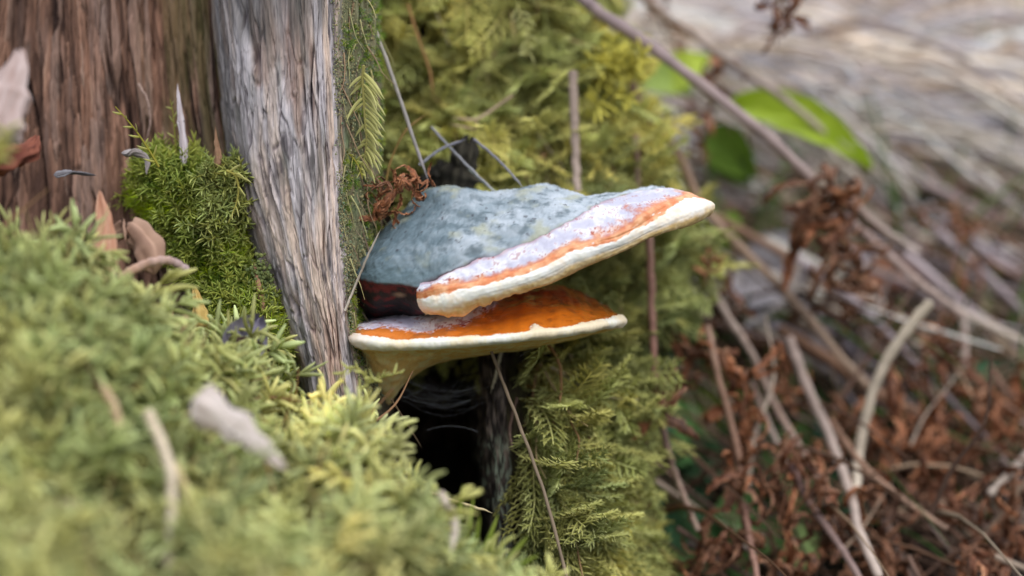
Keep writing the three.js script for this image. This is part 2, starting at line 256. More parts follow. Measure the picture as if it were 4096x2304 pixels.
{ // the walls of the hollow under the fungus
  const b = new MB(), hollow = new Loft(rows([170, 290, 400, 480, 560, 660], [[same(380, 6), [0.72]], [same(392, 6), [0.78]], [same(405, 6), [0.86]], [same(440, 6), [0.90]], [same(475, 6), [0.86]], [same(488, 6), [0.78]]]));
  b.grid(90, 90, (u, v) => hollow.at(u, v).addScaledVector(FWD, 0.012 * fbm(u * 24, v * 14, 3, 4)), (u, v) => mixc(S(34, 27, 24), S(112, 94, 80), sstep(0.3, 0.8, fbm(u * 40, v * 16, 7, 4) * 0.6 + 0.5)));
  meshOf('hollow', b.geo(), M.dark, stump);
}

// ------------------------------------------------------------------ the mossy bank in the foreground
const bankPx = [-320, -120, 0, 60, 112, 188, 262, 340, 418, 470, 520, 560], bankTop = [250, 285, 300, 318, 380, 414, 452, 484, 596, 622, 640, 690], bankD = [0.57, 0.585, 0.60, 0.61, 0.63, 0.642, 0.646, 0.644, 0.628, 0.61, 0.60, 0.60];
const bank = new Loft([[1.0, 0.40, 980], [0.85, 0.445, 800], [0.62, 0, 0], [0.42, 0, 0], [0.2, 0, 0], [0, 0, 0], ['back', 0.03, 18], ['back', 0.09, 110]].map(([t, d, py]) => bankPx.map((px, k) =>
  t === 'back' ? [px, bankTop[k] + py, bankD[k] + d] : d ? [px * 0.9 + 30, Math.max(py, bankTop[k] + 80), d] : [px, lerp(bankTop[k], Math.max(660, bankTop[k] + 60), t), lerp(bankD[k], 0.528, Math.pow(t, 0.85) * 0.95)])));
{
  const b = new MB(); b.grid(160, 120, (u, v) => { const q = bank.at(u, v); return q.addScaledVector(V(0, 1, 0), 0.006 * fbm(q.x * 40, q.z * 40, 1, 3)); }, (u, v) => mixc(S(26, 26, 14), S(58, 60, 30), fbm(u * 60, v * 50, 5, 3) * 0.5 + 0.5));
  tag(meshOf('mossy_bank', b.geo(), M.soil), null, null, null, 'structure');
}

// ------------------------------------------------------------------ bracket fungus, upper cap
const fPath = (rowsIn) => new Loft(rowsIn);
{
  // each station: ridge, two points on the old cap, edge of the old cap, bloom/orange, orange/white, nose, white/pores; [px, py, depth]
  const st = [
    [[404, 210, .722], [378, 234, .706], [359, 256, .695], [353, 271, .69], [351, 280, .688], [352, 290, .688], [354, 300, .69], [358, 314, .70]],
    [[417, 196, .714], [398, 226, .692], [380, 256, .676], [373, 278, .671], [374, 286, .672], [375, 294, .674], [376, 303, .678], [378, 315, .69]],
    [[434, 189.5, .708], [424, 220, .686], [410, 250, .670], [402, 281, .665], [402, 288, .668], [402, 295, .671], [402, 304, .676], [402, 315, .69]],
    [[452, 188, .704], [447, 215, .682], [437, 245, .667], [429, 282, .661], [425, 290, .659], [424.5, 298, .659], [428, 308, .660], [437, 314, .668]],
    [[471, 188.5, .702], [470, 212, .681], [465, 237, .666], [443, 276, .659], [436, 286, .656], [439, 293, .655], [445, 306, .655], [457, 315.5, .662]],
    [[493, 192, .702], [494, 213, .681], [491, 235, .667], [468, 262, .660], [463, 281.5, .655], [464, 288, .653], [469, 299, .653], [478, 308, .659]],
    [[516, 189, .702], [520, 207, .682], [519, 226, .669], [502, 251, .661], [500, 272.5, .655], [502, 279, .653], [506, 288.5, .653], [511, 296, .658]],
    [[540, 184, .702], [546, 200, .684], [549, 216, .671], [537, 238.5, .663], [535, 262, .656], [538, 268.5, .654], [541, 277.5, .654], [545, 286, .659]],
    [[563, 188.3, .702], [570, 199, .686], [574, 209, .675], [567, 222, .666], [569, 243.5, .658], [574, 250.5, .656], [577, 260.5, .656], [582, 269, .661]],
    [[585, 196, .702], [590, 199, .690], [592, 203, .682], [594, 207, .674], [613, 230, .661], [616, 238.5, .659], [619, 246.5, .660], [623, 252, .664]],
    [[603, 193.7, .704], [606, 195, .696], [609, 196.5, .690], [613, 198, .684], [641, 210, .666], [651, 220, .664], [655, 228.5, .664], [660, 233, .668]],
    [[624, 192.6, .706], [627, 192.4, .700], [630, 192, .695], [633, 191.5, .690], [664, 201.5, .674], [671, 206, .671], [688, 215, .671], [689, 225, .675]],
    [[642, 188.4, .708], [647, 188, .703], [652, 187.8, .698], [658, 187.7, .694], [682, 193, .682], [692, 197.5, .679], [709, 205.5, .677], [705, 216, .680]],
    [[650, 189, .714], [655, 189.5, .712], [661, 190, .710], [667, 191, .706], [686, 196.5, .696], [697, 200, .694], [710, 206, .692], [704, 216, .694]],
    [[640, 200, .74], [644, 201, .74], [648, 202, .74], [652, 203, .738], [664, 206, .73], [670, 208, .73], [680, 212, .73], [676, 218, .73]],
  ];
  st.forEach((q, n) => { if (n > 4 && n < 10) { q[7][1] -= 2; q[6][1] -= 1; } });
  const grid = [];
  const R = (k, f) => grid.push(st.map((s, n) => f(s[k], n, s)));
  R(0, (q, n) => [q[0] + 4, q[1] + 30, q[2] + 0.045]);                // behind the ridge
  R(0, (q) => [q[0] + 1, q[1] + 5, q[2] + 0.016]);
  for (let k = 0; k < 8; k++) R(k, (q) => q);
  R(7, (q, n) => [q[0] + (n > 9 ? -14 : n < 3 ? 0 : -6), q[1] - (n < 3 ? -4 : 3), q[2] + 0.014]);  // pores run back under the cap
  R(7, (q, n) => [lerp(q[0], 450, 0.35), q[1] - 8, q[2] + 0.045]);
  const loft = new Loft(grid), NV = grid.length - 1, NU = st.length - 1;
  const T = (u, v) => { const y = v * NV, s = u * NU; return { y, s }; };
  const fz = thing('bracket_fungus', 'upper bracket fungus cap, blue-grey on top with lilac, orange and white bands along its rim', 'bracket fungus');
  // rows: 0,1 behind, 2 ridge, 3,4 cap, 5 old edge, 6 bloom|orange, 7 orange|white, 8 nose, 9 white|pores
  const wob = (p, f, a, z) => a * fbm(p.x * f, p.y * f, p.z * f + z, 3);
  const edges = (u, v, p) => ({ e5: 5 + wob(p, 90, 0.34, 1), e6: 6 + wob(p, 120, 0.6, 5) + wob(p, 420, 0.2, 7), e7: 7.1 + 0.45 * sstep(0.8, 0.9, u) + wob(p, 110, 0.5, 9) + wob(p, 420, 0.25, 2), e9: 8.3 + wob(p, 300, 0.3, 4) });
  const shape = (u, v, p) => {
    const { y, s } = T(u, v), e = edges(u, v, p), cap = sstep(e.e5 + 0.1, e.e5 - 0.4, y), onrim = sstep(4.6, 5.6, y) * sstep(2.2, 3.2, s);
    const big = fbm(p.x * 55, p.y * 55, p.z * 55, 2), mid = fbm(p.x * 190, p.y * 190, p.z * 190, 3), fine = fbm(p.x * 700, p.y * 700, p.z * 700, 3);
    const rid = 1 - Math.abs(noise(p.x * 120, p.y * 120, p.z * 120));
    let h = cap * (0.0016 * big + 0.0013 * mid + 0.0004 * fine) + (1 - cap) * (0.0006 * big + 0.0006 * mid + 0.00012 * fine);
    h += onrim * 0.0005 * sstep(e.e5 - 0.15, e.e5 + 0.3, y) * sstep(9.6, 8.8, y) - onrim * 0.0009 * sstep(0.18, 0, Math.abs(y - e.e5 + 0.1));
    h += onrim * (0.0003 * sstep(e.e7 - 0.1, e.e7 + 0.35, y) * sstep(9.4, 8.7, y) + 0.0012 * sstep(8.2, 9, y) * sstep(7, 5.4, s) * noise(p.x * 420, p.y * 200, 3));
    h += cap * 0.0005 * noise(y * 2.6 + 0.8 * mid, s * 0.5, 3) + onrim * (1 - cap) * 0.00016 * noise(y * 4 + mid, s * 1.2, 8);
    return h * sstep(0, 0.03, u);
  };
  const look = (u, v, p, h) => {
    const { y, s } = T(u, v), e = edges(u, v, p), big = fbm(p.x * 60, p.y * 60, p.z * 60, 4), mid = fbm(p.x * 220, p.y * 220, p.z * 220 + 9, 4), fine = fbm(p.x * 900, p.y * 900, p.z * 900, 3);
    const rim = sstep(2.35, 2.95, s);                                  // left of this there is no fresh rim
    let c, k;
    if (y < e.e5 || rim < 0.5) {
      k = 0;
      const blue = S(138, 152, 162), pale = S(186, 194, 204), dk = S(78, 94, 102), ol = S(166, 168, 144);
      c = mixc(blue, pale, sstep(-0.3, 0.4, 0.6 * big + 0.3 * mid + 0.3 * (s - 5) / 5)); c = mixc(c, dk, 0.7 * sstep(0.04, 0.38, fbm(p.x * 130, p.y * 230, p.z * 130 + 60, 5) - 0.3 * big + 0.1 * sstep(8, 4, s) - 0.12 * sstep(4, 4.8, y))); c = mixc(c, S(88, 108, 118), 0.75 * sstep(4.6, 1.2, s + 1.2 * mid)); c = mixc(c, ol, 0.75 * sstep(0.1, 0.45, fbm(p.x * 80, p.y * 80, p.z * 80 + 30, 3) + 0.25 * sstep(4.2, 5, y) * sstep(3, 7, s)));
      c = mixc(c, S(52, 44, 50), 0.6 * sstep(0.36, 0.48, fbm(p.x * 330, p.y * 330, p.z * 330 + 5, 2))); c = mixc(c, S(86, 108, 116), 0.55 * sstep(4.1, 4.8, y) * sstep(6, 3, s));
      const low = sstep(5.1, 5.7, y + 0.25 * mid) * sstep(3.6, 2.6, s); c = mixc(c, mixc(S(34, 22, 26), S(92, 34, 34), sstep(0.0, 0.4, mid + 0.25 * sstep(7.2, 6.2, y))), low); c = mixc(c, S(150, 132, 112), low * 0.8 * sstep(0.3, 0, Math.hypot((s - 1.9) * 0.8, (y - 7) * 0.6)));
      c = mixc(c, S(62, 30, 34), sstep(0.22, 0.0, Math.abs(y - e.e5)) * sstep(2.2, 3.4, s) * (0.35 + 0.65 * sstep(6.4, 4.4, s)));
    } else {
      const lil = mixc(S(192, 191, 210), S(232, 232, 239), sstep(-0.25, 0.3, 0.6 * big + 0.8 * mid)), red = S(150, 76, 84), orange = mixc(S(214, 128, 80), S(238, 178, 132), sstep(-0.3, 0.35, mid)), white = mixc(S(248, 242, 236), S(238, 220, 196), sstep(-0.2, 0.4, big + 0.5 * mid + 0.3 * fine));
      const cream = mixc(S(222, 190, 132), S(240, 214, 164), sstep(-0.2, 0.3, mid));
      const a = sstep(e.e6 - 0.22, e.e6 + 0.2, y), b = sstep(e.e7 - 0.06, e.e7 + 0.08, y), d = sstep(e.e9 - 0.35, e.e9 + 0.15, y);
      c = mixc(lil, red, 0.6 * sstep(0.14, 0.4, fine * 0.7 + mid * 0.8) + 0.6 * sstep(0.35, 0.02, Math.abs(y - e.e6)) * sstep(-0.1, 0.25, fine) + 0.5 * sstep(0.25, 0.02, y - e.e5));
      c = mixc(c, orange, a); c = mixc(c, white, a * 0.85 * sstep(0.42, 0.55, fbm(p.x * 260, p.y * 260, p.z * 260 + 40, 3) + 0.12 * sstep(6.4, 7, y))); c = mixc(c, red, 0.35 * a * sstep(0.4, 0.1, Math.abs(y - e.e6))); c = mixc(c, white, b); c = mixc(c, cream, d);
      k = y > e.e9 ? 4 : y > e.e7 ? 3 : y > e.e6 ? 2 : 1;
    }
    return { c: c.map((x) => clamp(x * (1 + 0.14 * fine), 0.012, 0.88)), k };
  };
  patchParts(loft, 520, 300, true, shape, look, [['cap_crust', M.crust], ['bloom_band', M.bloom], ['orange_band', M.orange], ['white_rim', M.rim], ['pore_surface', M.pore]], fz);
}
// ------------------------------------------------------------------ bracket fungus, lower cap
{
  // back, mid, bloom|orange, orange|white, nose, white|pores, under, under silhouette
  const st = [
    [[354, 318, .71], [352, 322, .70], [350, 329, .69], [349, 333, .686], [347.5, 337, .685], [350, 343, .688], [352, 350, .694], [354, 372, .704]],
    [[362, 318, .705], [363, 322, .69], [362, 328, .675], [360, 334, .668], [355, 340, .665], [360, 347, .668], [367, 356, .68], [374, 390, .696]],
    [[388, 315, .70], [390, 319, .688], [392, 328, .670], [392, 339, .661], [391, 344, .657], [392, 349.5, .660], [392, 357, .674], [389, 403, .70]],
    [[420, 308, .702], [421, 315, .686], [422, 331, .667], [422, 338.5, .658], [422, 343.5, .655], [421, 348.5, .658], [420, 355, .674], [405, 384, .70]],
    [[447, 300, .704], [447, 312, .687], [447, 326.5, .668], [446, 337.5, .657], [446, 342.5, .654], [446, 346.5, .657], [446, 352, .673], [430, 366, .70]],
    [[475, 293, .706], [475, 306, .688], [475, 326, .668], [475, 336, .657], [475, 340.5, .654], [475, 344.5, .657], [474, 349.5, .672], [463, 358.5, .70]],
    [[505, 289, .708], [505, 302, .69], [505, 317, .674], [505, 334, .658], [506, 338.5, .655], [506, 342, .658], [504, 346.5, .672], [492, 354.5, .70]],
    [[533, 286.5, .708], [533, 298, .692], [533, 311, .677], [533, 329, .660], [534, 334.5, .657], [533, 338.5, .66], [531, 343, .673], [522, 350.5, .70]],
    [[554, 284.5, .708], [557, 296, .694], [559, 309, .679], [560, 327.5, .662], [561, 332, .659], [560, 335.5, .662], [557, 339, .674], [548, 345, .70]],
    [[573, 289, .71], [577, 299, .697], [581, 309, .684], [585, 323, .667], [587, 328, .664], [586, 331.5, .667], [583, 334, .678], [576, 339, .70]],
    [[590, 297, .712], [595, 304, .702], [599, 311, .69], [603, 318.5, .676], [608, 323.5, .672], [607, 327.5, .675], [603, 329.5, .684], [597, 333.5, .70]],
    [[605, 304.5, .716], [608, 308, .708], [612, 311.5, .70], [617, 315.5, .69], [623, 321, .685], [619, 326.5, .687], [614, 328.5, .692], [608, 331, .704]],
    [[604, 307, .73], [608, 310, .725], [612, 313, .718], [617, 316, .71], [621.5, 321, .705], [618, 326, .706], [612, 328, .71], [606, 330, .715]],
    [[580, 310, .75], [584, 312, .748], [588, 314, .745], [592, 317, .742], [596, 321, .74], [594, 325, .74], [590, 327, .74], [586, 329, .74]],
  ];
  const grid = [];
  const R = (k, f) => grid.push(st.map((s, n) => f(s[k], n)));
  R(0, (q) => [q[0], q[1] + 22, q[2] + 0.05]); R(0, (q) => [q[0], q[1] + 3, q[2] + 0.014]);
  for (let k = 0; k < 8; k++) R(k, (q) => q);
  R(7, (q, n) => [q[0] - 4, q[1] - (n < 3 ? 0 : 4), q[2] + 0.02]); R(7, (q, n) => [q[0] - 6, q[1] - 10, q[2] + 0.06]);
  const loft = new Loft(grid), NV = grid.length - 1, NU = st.length - 1;
  const fz = thing('bracket_fungus', 'lower bracket fungus cap, glossy orange on top with a white rim and a cream underside', 'bracket fungus');
  const wob = (p, f, a, z) => a * fbm(p.x * f, p.y * f, p.z * f + z, 3);
  // rows: 0,1 behind, 2 back, 3 mid, 4 bloom|orange, 5 orange|white, 6 nose, 7 white|pores, 8 under, 9 silhouette
  const edges = (s, p) => ({ e4: lerp(4.1, 1.5, sstep(5.4, 6.6, s) * 0.75 + 0.25 * sstep(4.6, 5, s)) + wob(p, 160, 0.6, 3) + wob(p, 800, 0.3, 1), e5: 5 + wob(p, 170, 0.42, 9) + wob(p, 900, 0.25, 2) - 0.25 * sstep(0.4, 0, Math.abs(s - 7.1)) + 0.1, e7: 7 + wob(p, 300, 0.25, 4) });
  patchParts(loft, 520, 280, true, (u, v, p) => {
    const s = u * NU, y = v * NV, e = edges(s, p), big = fbm(p.x * 60, p.y * 60, p.z * 60 + 3, 2), mid = fbm(p.x * 200, p.y * 200, p.z * 200 + 3, 3), fine = fbm(p.x * 800, p.y * 800, p.z * 800, 2);
    const resin = sstep(e.e4 - 0.1, e.e4 + 0.3, y) * sstep(e.e5 + 0.05, e.e5 - 0.15, y), wrink = noise(s * 2.2, y * 0.4, 5);
    let h = (1 - resin) * (0.0007 * mid + 0.0001 * fine) + 0.0008 * big + resin * (0.0008 * wrink + 0.00035 * mid);
    h += 0.0009 * sstep(e.e5 - 0.1, e.e5 + 0.25, y) * sstep(7.5, 6.8, y);
    return h * sstep(0, 0.04, u);
  }, (u, v, p, h) => {
    const s = u * NU, y = v * NV, e = edges(s, p), big = fbm(p.x * 60, p.y * 60, p.z * 60, 4), mid = fbm(p.x * 220, p.y * 220, p.z * 220 + 9, 4), fine = fbm(p.x * 900, p.y * 900, p.z * 900, 3);
    let lil = mixc(S(206, 198, 218), S(240, 236, 242), sstep(-0.2, 0.3, big + 0.6 * mid)); lil = mixc(lil, S(156, 66, 66), 0.75 * sstep(0.08, 0.34, fine * 0.5 + mid * 0.9) + 0.5 * sstep(0.35, 0.02, Math.abs(y - e.e4)) * sstep(-0.1, 0.25, fine));
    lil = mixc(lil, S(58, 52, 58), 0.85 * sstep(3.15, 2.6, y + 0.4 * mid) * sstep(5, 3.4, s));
    let or = mixc(S(150, 60, 14), S(228, 126, 26), sstep(1.6, 5.0, y + 1.3 * mid + 1.4 * big)); or = mixc(or, S(92, 32, 14), 0.7 * sstep(0.08, 0.0, Math.abs(fbm(p.x * 120, p.y * 120, p.z * 120 + 15, 3))) * sstep(4.4, 3.2, y)); or = mixc(or, S(214, 170, 150), 0.55 * sstep(0.12, 0.0, Math.abs(y - 3.9 - 0.5 * noise(s * 2, 4, 4))) * sstep(-0.1, 0.25, mid) * sstep(3.6, 4.4, s) * sstep(6.6, 5.4, s)); or = mixc(or, S(226, 132, 60), 0.75 * sstep(5.2, 3.6, s) + 0.25 * sstep(4.2, 5, y)); or = mixc(or, S(96, 34, 14), 0.5 * sstep(0.05, 0.4, mid) * sstep(6, 8, s));
    const white = mixc(S(250, 244, 234), S(240, 224, 192), sstep(-0.2, 0.4, big + 0.5 * fine + 0.3 * sstep(6, 9, s))), cream = mixc(S(240, 198, 124), S(252, 224, 164), sstep(-0.25, 0.3, mid));
    const a = sstep(e.e4 - 0.1, e.e4 + 0.12, y), b = sstep(e.e5 - 0.05, e.e5 + 0.07, y), d = sstep(e.e7 - 0.25, e.e7 + 0.15, y);
    let c = mixc(lil, or, a); c = mixc(c, white, b); c = mixc(c, S(206, 176, 160), 0.5 * b * (1 - d) * sstep(2, 0.6, s)); c = mixc(c, cream, d);
    const pores = noise(p.x * 2600, p.y * 2600, p.z * 2600); if (d > 0.5) c = c.map((x) => x * (1 + 0.2 * Math.min(0, pores)));
    return { c: c.map((x) => clamp(x * (1 + 0.12 * fine), 0.012, 0.88)), k: y > e.e7 ? 3 : y > e.e5 ? 2 : y > e.e4 ? 1 : 0 };
  }, [['bloom_band', M.bloom], ['orange_crust', M.resin], ['white_rim', M.rim], ['pore_surface', M.pore]], fz);
}

// ------------------------------------------------------------------ moss shapes
const LIGHT = [1, 1, 1];
function leafTube(b, p0, dir, bend, len, w, c0, c1, flat = 0.5, segs = 4, sides = 4, blunt = 0) {
  const pts = [], rad = [], cols = [], q = p0.clone(), d = dir.clone().normalize();
  for (let k = 0; k <= segs; k++) { const t = k / segs; pts.push(q.clone()); rad.push(w * (blunt ? [0.5, 0.85, 1, 0.95, 0.75, 0.3][Math.round(t * 5)] : k === segs ? 0.05 : (0.45 + 1.5 * t * (1 - t) * 1.5) * (1 - 0.55 * t))); cols.push(mixc(c0, c1, t)); q.addScaledVector(d, len / segs); d.addScaledVector(bend, 1 / segs).normalize(); }
  b.tube(pts, rad, sides, cols, flat);
}
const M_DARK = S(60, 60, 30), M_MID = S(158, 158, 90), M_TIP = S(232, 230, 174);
function shootGeo(seed, o = {}) {                                     // a stubby shoot with curved, hooked leaves all round
  const r = rng(seed), b = new MB(), L = (o.len ?? 0.016) * (0.85 + 0.3 * r()), n = o.leaves ?? 20, curl = (r() - 0.2) * 1.6, stem = [], az = r() * 6.28;
  const P = V(), D = V(Math.cos(az) * 0.15, 1, Math.sin(az) * 0.15).normalize(), SEG = 6;
  for (let k = 0; k <= SEG; k++) { stem.push(P.clone()); P.addScaledVector(D, L / SEG); D.addScaledVector(V(Math.cos(az), -0.25, Math.sin(az)), curl / SEG).normalize(); }
  b.tube(stem, stem.map((_, k) => 0.0006 * (1 - 0.6 * k / SEG)), 4, stem.map((_, k) => mixc(S(120, 96, 52), M_MID, k / SEG)));
  for (let k = 0; k < n; k++) {
    const t = (o.from ?? 0.18) + (1 - (o.from ?? 0.18)) * (k + r() * 0.6) / n, i = Math.min(SEG - 1, Math.floor(t * SEG)), p = stem[i].clone().lerp(stem[i + 1], t * SEG - i), T = stem[i + 1].clone().sub(stem[i]).normalize(), a = k * 2.4 + r() * 0.6;
    const side = V(Math.cos(a), 0, Math.sin(a)); side.addScaledVector(T, -side.dot(T)).normalize();
    const open = lerp(1.15, 0.35, Math.pow(t, 2)) * (0.75 + 0.5 * r()), d = T.clone().multiplyScalar(Math.cos(open)).addScaledVector(side, Math.sin(open)), bend = side.clone().multiplyScalar(0.55).addScaledVector(T, -0.9 * (1 - t) + (o.hook ?? 0.2) * (r() - 0.3)).addScaledVector(V(r() - 0.5, r() - 0.5, r() - 0.5), 0.8).multiplyScalar(o.curl ?? 1);
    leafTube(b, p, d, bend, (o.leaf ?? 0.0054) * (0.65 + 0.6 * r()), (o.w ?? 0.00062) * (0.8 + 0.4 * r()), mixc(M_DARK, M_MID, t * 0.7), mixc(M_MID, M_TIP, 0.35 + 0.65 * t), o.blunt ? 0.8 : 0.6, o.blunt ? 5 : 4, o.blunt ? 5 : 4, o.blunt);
  }
  return b.geo();
}
function frondGeo(seed, o = {}) {                                     // a flat feathery frond, its branchlets in two rows
  const r = rng(seed), b = new MB(), L = (o.len ?? 0.024) * (0.8 + 0.4 * r()), n = o.n ?? 9, SEG = 8, stem = [], P = V(), D = V(0, 1, 0), cv = (r() - 0.5) * 0.9, droop = 0.5 + r() * 0.9;
  for (let k = 0; k <= SEG; k++) { stem.push(P.clone()); P.addScaledVector(D, L / SEG); D.addScaledVector(V(cv, -0.1, droop), 1 / SEG).normalize(); }
  b.tube(stem, stem.map((_, k) => 0.00055 * (1 - 0.7 * k / SEG)), 4, stem.map((_, k) => mixc(S(118, 104, 56), M_TIP, Math.pow(k / SEG, 1.5))));
  for (let k = 0; k < n; k++) for (const s of [-1, 1]) {
    const t = 0.1 + 0.88 * (k + 0.5 * (s > 0) + 0.3 * r()) / n, i = Math.min(SEG - 1, Math.floor(t * SEG)), p = stem[i].clone().lerp(stem[i + 1], t * SEG - i), T = stem[i + 1].clone().sub(stem[i]).normalize(), side = V(s, 0, 0.25 * (r() - 0.5)); side.addScaledVector(T, -side.dot(T)).normalize();
    const len = (o.pin ?? 0.0062) * Math.sin(Math.PI * clamp(0.14 + 0.74 * t)) * (0.7 + 0.5 * r()) + 0.0012, d = T.clone().multiplyScalar(0.55).addScaledVector(side, 0.85), bend = V(0, 0, 0.7 * r()).addScaledVector(T, 0.55); if (o.plain) { d.z += (r() - 0.5) * 1.2; bend.addScaledVector(T, -1.2 * r()).add(V(r() - 0.5, r() - 0.5, 1.4 * r())); }
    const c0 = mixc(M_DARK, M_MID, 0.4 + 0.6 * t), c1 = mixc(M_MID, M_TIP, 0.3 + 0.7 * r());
    leafTube(b, p, d, bend, len, o.fat ?? 0.0006, c0, c1, o.plain ? 0.8 : 0.6, o.plain ? 5 : 4, o.plain ? 5 : 3, o.plain);
    for (let m = 0; m < (o.plain ? 0 : 4); m++) { const f = 0.2 + 0.18 * m, q = p.clone().addScaledVector(d.clone().normalize(), len * f), sd = d.clone().cross(V(0, 0, 1)).normalize().multiplyScalar(m % 2 ? 1 : -1); leafTube(b, q, d.clone().normalize().addScaledVector(sd, 0.75), V(0, 0, 0.3), 0.0016 + 0.0014 * r(), 0.0004, c0, c1, 0.6, 2, 3); }
  }
  return b.geo();
}
function starGeo(seed, o = {}) {                                      // a short upright tuft of thin pointed leaves
  const r = rng(seed), b = new MB(), n = o.n ?? 14;
  for (let k = 0; k < n; k++) { const a = k * 2.4 + r(), t = k / n, d = V(Math.cos(a) * lerp(1.1, 0.25, t), 1, Math.sin(a) * lerp(1.1, 0.25, t)).normalize(); leafTube(b, V(0, t * (o.h ?? 0.004), 0), d, V(Math.cos(a) * 0.5, -0.3, Math.sin(a) * 0.5), (o.leaf ?? 0.0055) * (0.7 + 0.5 * r()), o.w ?? 0.00038, S(78, 104, 26), S(168, 186, 62), 0.4, 3, 3); }
  return b.geo();
}
const plumes = [1, 2, 3, 4].map((k) => frondGeo(k * 71, { len: 0.024, pin: 0.0088, n: 8, fat: 0.00075, plain: 1 }));
const uprights = [1, 2, 3, 4].map((k) => { const r = rng(k * 5), c = [...Array(4).keys()].map((i) => V(0.028 * (r() - 0.5), i * 0.06, 0.028 * (r() - 0.5))), p = smoothPath(c, 12); return new MB().tube(p, p.map((_, i) => 0.0036 * (1 - 0.06 * i) * (1 + 0.25 * noise(i * 0.8, k, 3))), 5, p.map((_, i) => { const f = 1 + 0.4 * noise(i * 0.7, k, 9); return [f, f, f]; })).geo(); });
const shoots = [1, 2, 3, 4, 5, 6].map((k) => shootGeo(k * 17, { len: 0.017, leaves: 15, leaf: 0.0084, w: 0.00066, hook: 1.8, curl: 3.6, blunt: 1, from: 0.36 })), fronds = [1, 2, 3, 4, 5, 6].map((k) => frondGeo(k * 31)), stars = [1, 2, 3, 4].map((k) => starGeo(k * 13)), smallShoots = [1, 2, 3, 4].map((k) => shootGeo(k * 53, { len: 0.010, leaves: 14, leaf: 0.004, w: 0.0005 }));
const jitter = (r, k) => V(r() - 0.5, r() - 0.5, r() - 0.5).multiplyScalar(2 * k);
const shade = (base, r, k) => { const f = 1 + (r() - 0.5) * k, h = (r() - 0.5) * 0.18; return [base[0] * f * (1 + h), base[1] * f, base[2] * f * (1 - h)]; };
{ // foreground carpet
  const g = stuff('moss_carpet', 'pale yellow-green feathery moss carpet over the bank in front of the stump', 'moss'), r = rng(101), list = [];
  while (list.length < 2500) {
    const u = 0.08 + 0.84 * r(), v = 0.12 + 0.66 * r(), f = bank.frame(u, v), clump = fbm(f.p.x * 38, f.p.y * 38, f.p.z * 38, 2);
    if (r() > 0.42 + 1.8 * clump) continue;
    const up = f.n.clone().multiplyScalar(0.55).add(V(0.15, 0.6, 0.15)).add(jitter(r, 0.9)), end = sstep(0.66, 0.74, u), s = (0.85 + 0.75 * r() + 0.4 * clump) * lerp(1, 0.78, end);
    const tone = clamp(0.5 + 1.1 * fbm(f.p.x * 22, f.p.y * 22, f.p.z * 22 + 4, 3)); 
    list.push({ m: place(f.p.clone().addScaledVector(f.n, -0.006 + 0.006 * r() + 0.032 * clamp(clump + 0.25, 0, 0.7) * (1 - 0.85 * end)), up, r() * 6.28, s), c: shade(mixc([0.66, 0.78, 0.62], [1.62, 1.56, 1.42], tone), r, 0.6), g: r() < 0.72 ? list.length % 6 : 6 + (list.length % 4) });
  }
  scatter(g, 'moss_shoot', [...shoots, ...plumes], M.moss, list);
  const dead = []; for (let k = 0; k < 420; k++) { const f = bank.frame(0.08 + 0.56 * r(), 0.12 + 0.62 * r()), t = r(); dead.push({ m: place(f.p.clone().addScaledVector(f.n, 0.004 + 0.008 * r()), V(0.3, 0.2, 0.2).add(jitter(r, 1)), r() * 6.28, 0.12 + 0.14 * r()), c: shade(t < 0.5 ? S(150, 112, 80) : S(196, 176, 132), r, 0.5) }); }
  scatter(g, 'dead_strand', uprights, M.straw, dead);
}
{ // hanging moss on the flank behind the fungus
  const g = stuff('hanging_moss', 'feathery olive-green moss hanging on the stump behind the bracket fungi', 'moss'), r = rng(202), list = [];
  while (list.length < 2300) {
    const u = 0.1 + 0.78 * r(), v = r(), f = flank.frame(u, v), low = sstep(0.5, 0.58, v), cl = fbm(f.p.x * 30, f.p.y * 30, f.p.z * 30, 2);
    if (u < lerp(0.1, 0.47, low)) continue; if (r() > 0.6 + 0.9 * cl) continue;
    const pj = px(f.p); if (pj[0] > 350 && pj[0] < 635 && pj[1] > 185 && pj[1] < 362 && pj[2] < 0.755) continue;
    const up = V(0, -1, 0).addScaledVector(f.n, 0.75 + 0.5 * r()).add(jitter(r, 0.6)), s = 1.1 + 0.7 * r(), tone = clamp(0.5 + 1.2 * fbm(f.p.x * 25, f.p.y * 25, f.p.z * 25 + 7, 3) + 0.25 * sstep(0.4, 0.1, v));
    const m = place(f.p.clone().addScaledVector(f.n, 0.011 * r() * r()), up, r() * 6.28, s); list.push({ m, c: shade(mixc([0.45, 0.55, 0.42], [1.8, 1.74, 1.3], tone), r, 0.5), g: r() < 0.8 ? list.length % 6 : 6 + (list.length % 4) });
  }
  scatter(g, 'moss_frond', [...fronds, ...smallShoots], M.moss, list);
  const dead = []; for (let k = 0; k < 260; k++) { const u = 0.2 + 0.62 * r(), v = r(); if (v > 0.5 && u < 0.5) continue; const f = flank.frame(u, v), t = r(), pj = px(f.p); if (pj[0] > 350 && pj[0] < 635 && pj[1] > 185 && pj[1] < 362 && pj[2] < 0.755) continue; dead.push({ m: place(f.p.clone().addScaledVector(f.n, 0.008 + 0.01 * r()), V(0.1, -1, 0.15).add(jitter(r, 0.8)), r() * 6.28, 0.1 + 0.16 * r()), c: shade(t < 0.5 ? S(150, 116, 84) : S(188, 170, 132), r, 0.5) }); }
  scatter(g, 'dead_strand', uprights, M.straw, dead);
}
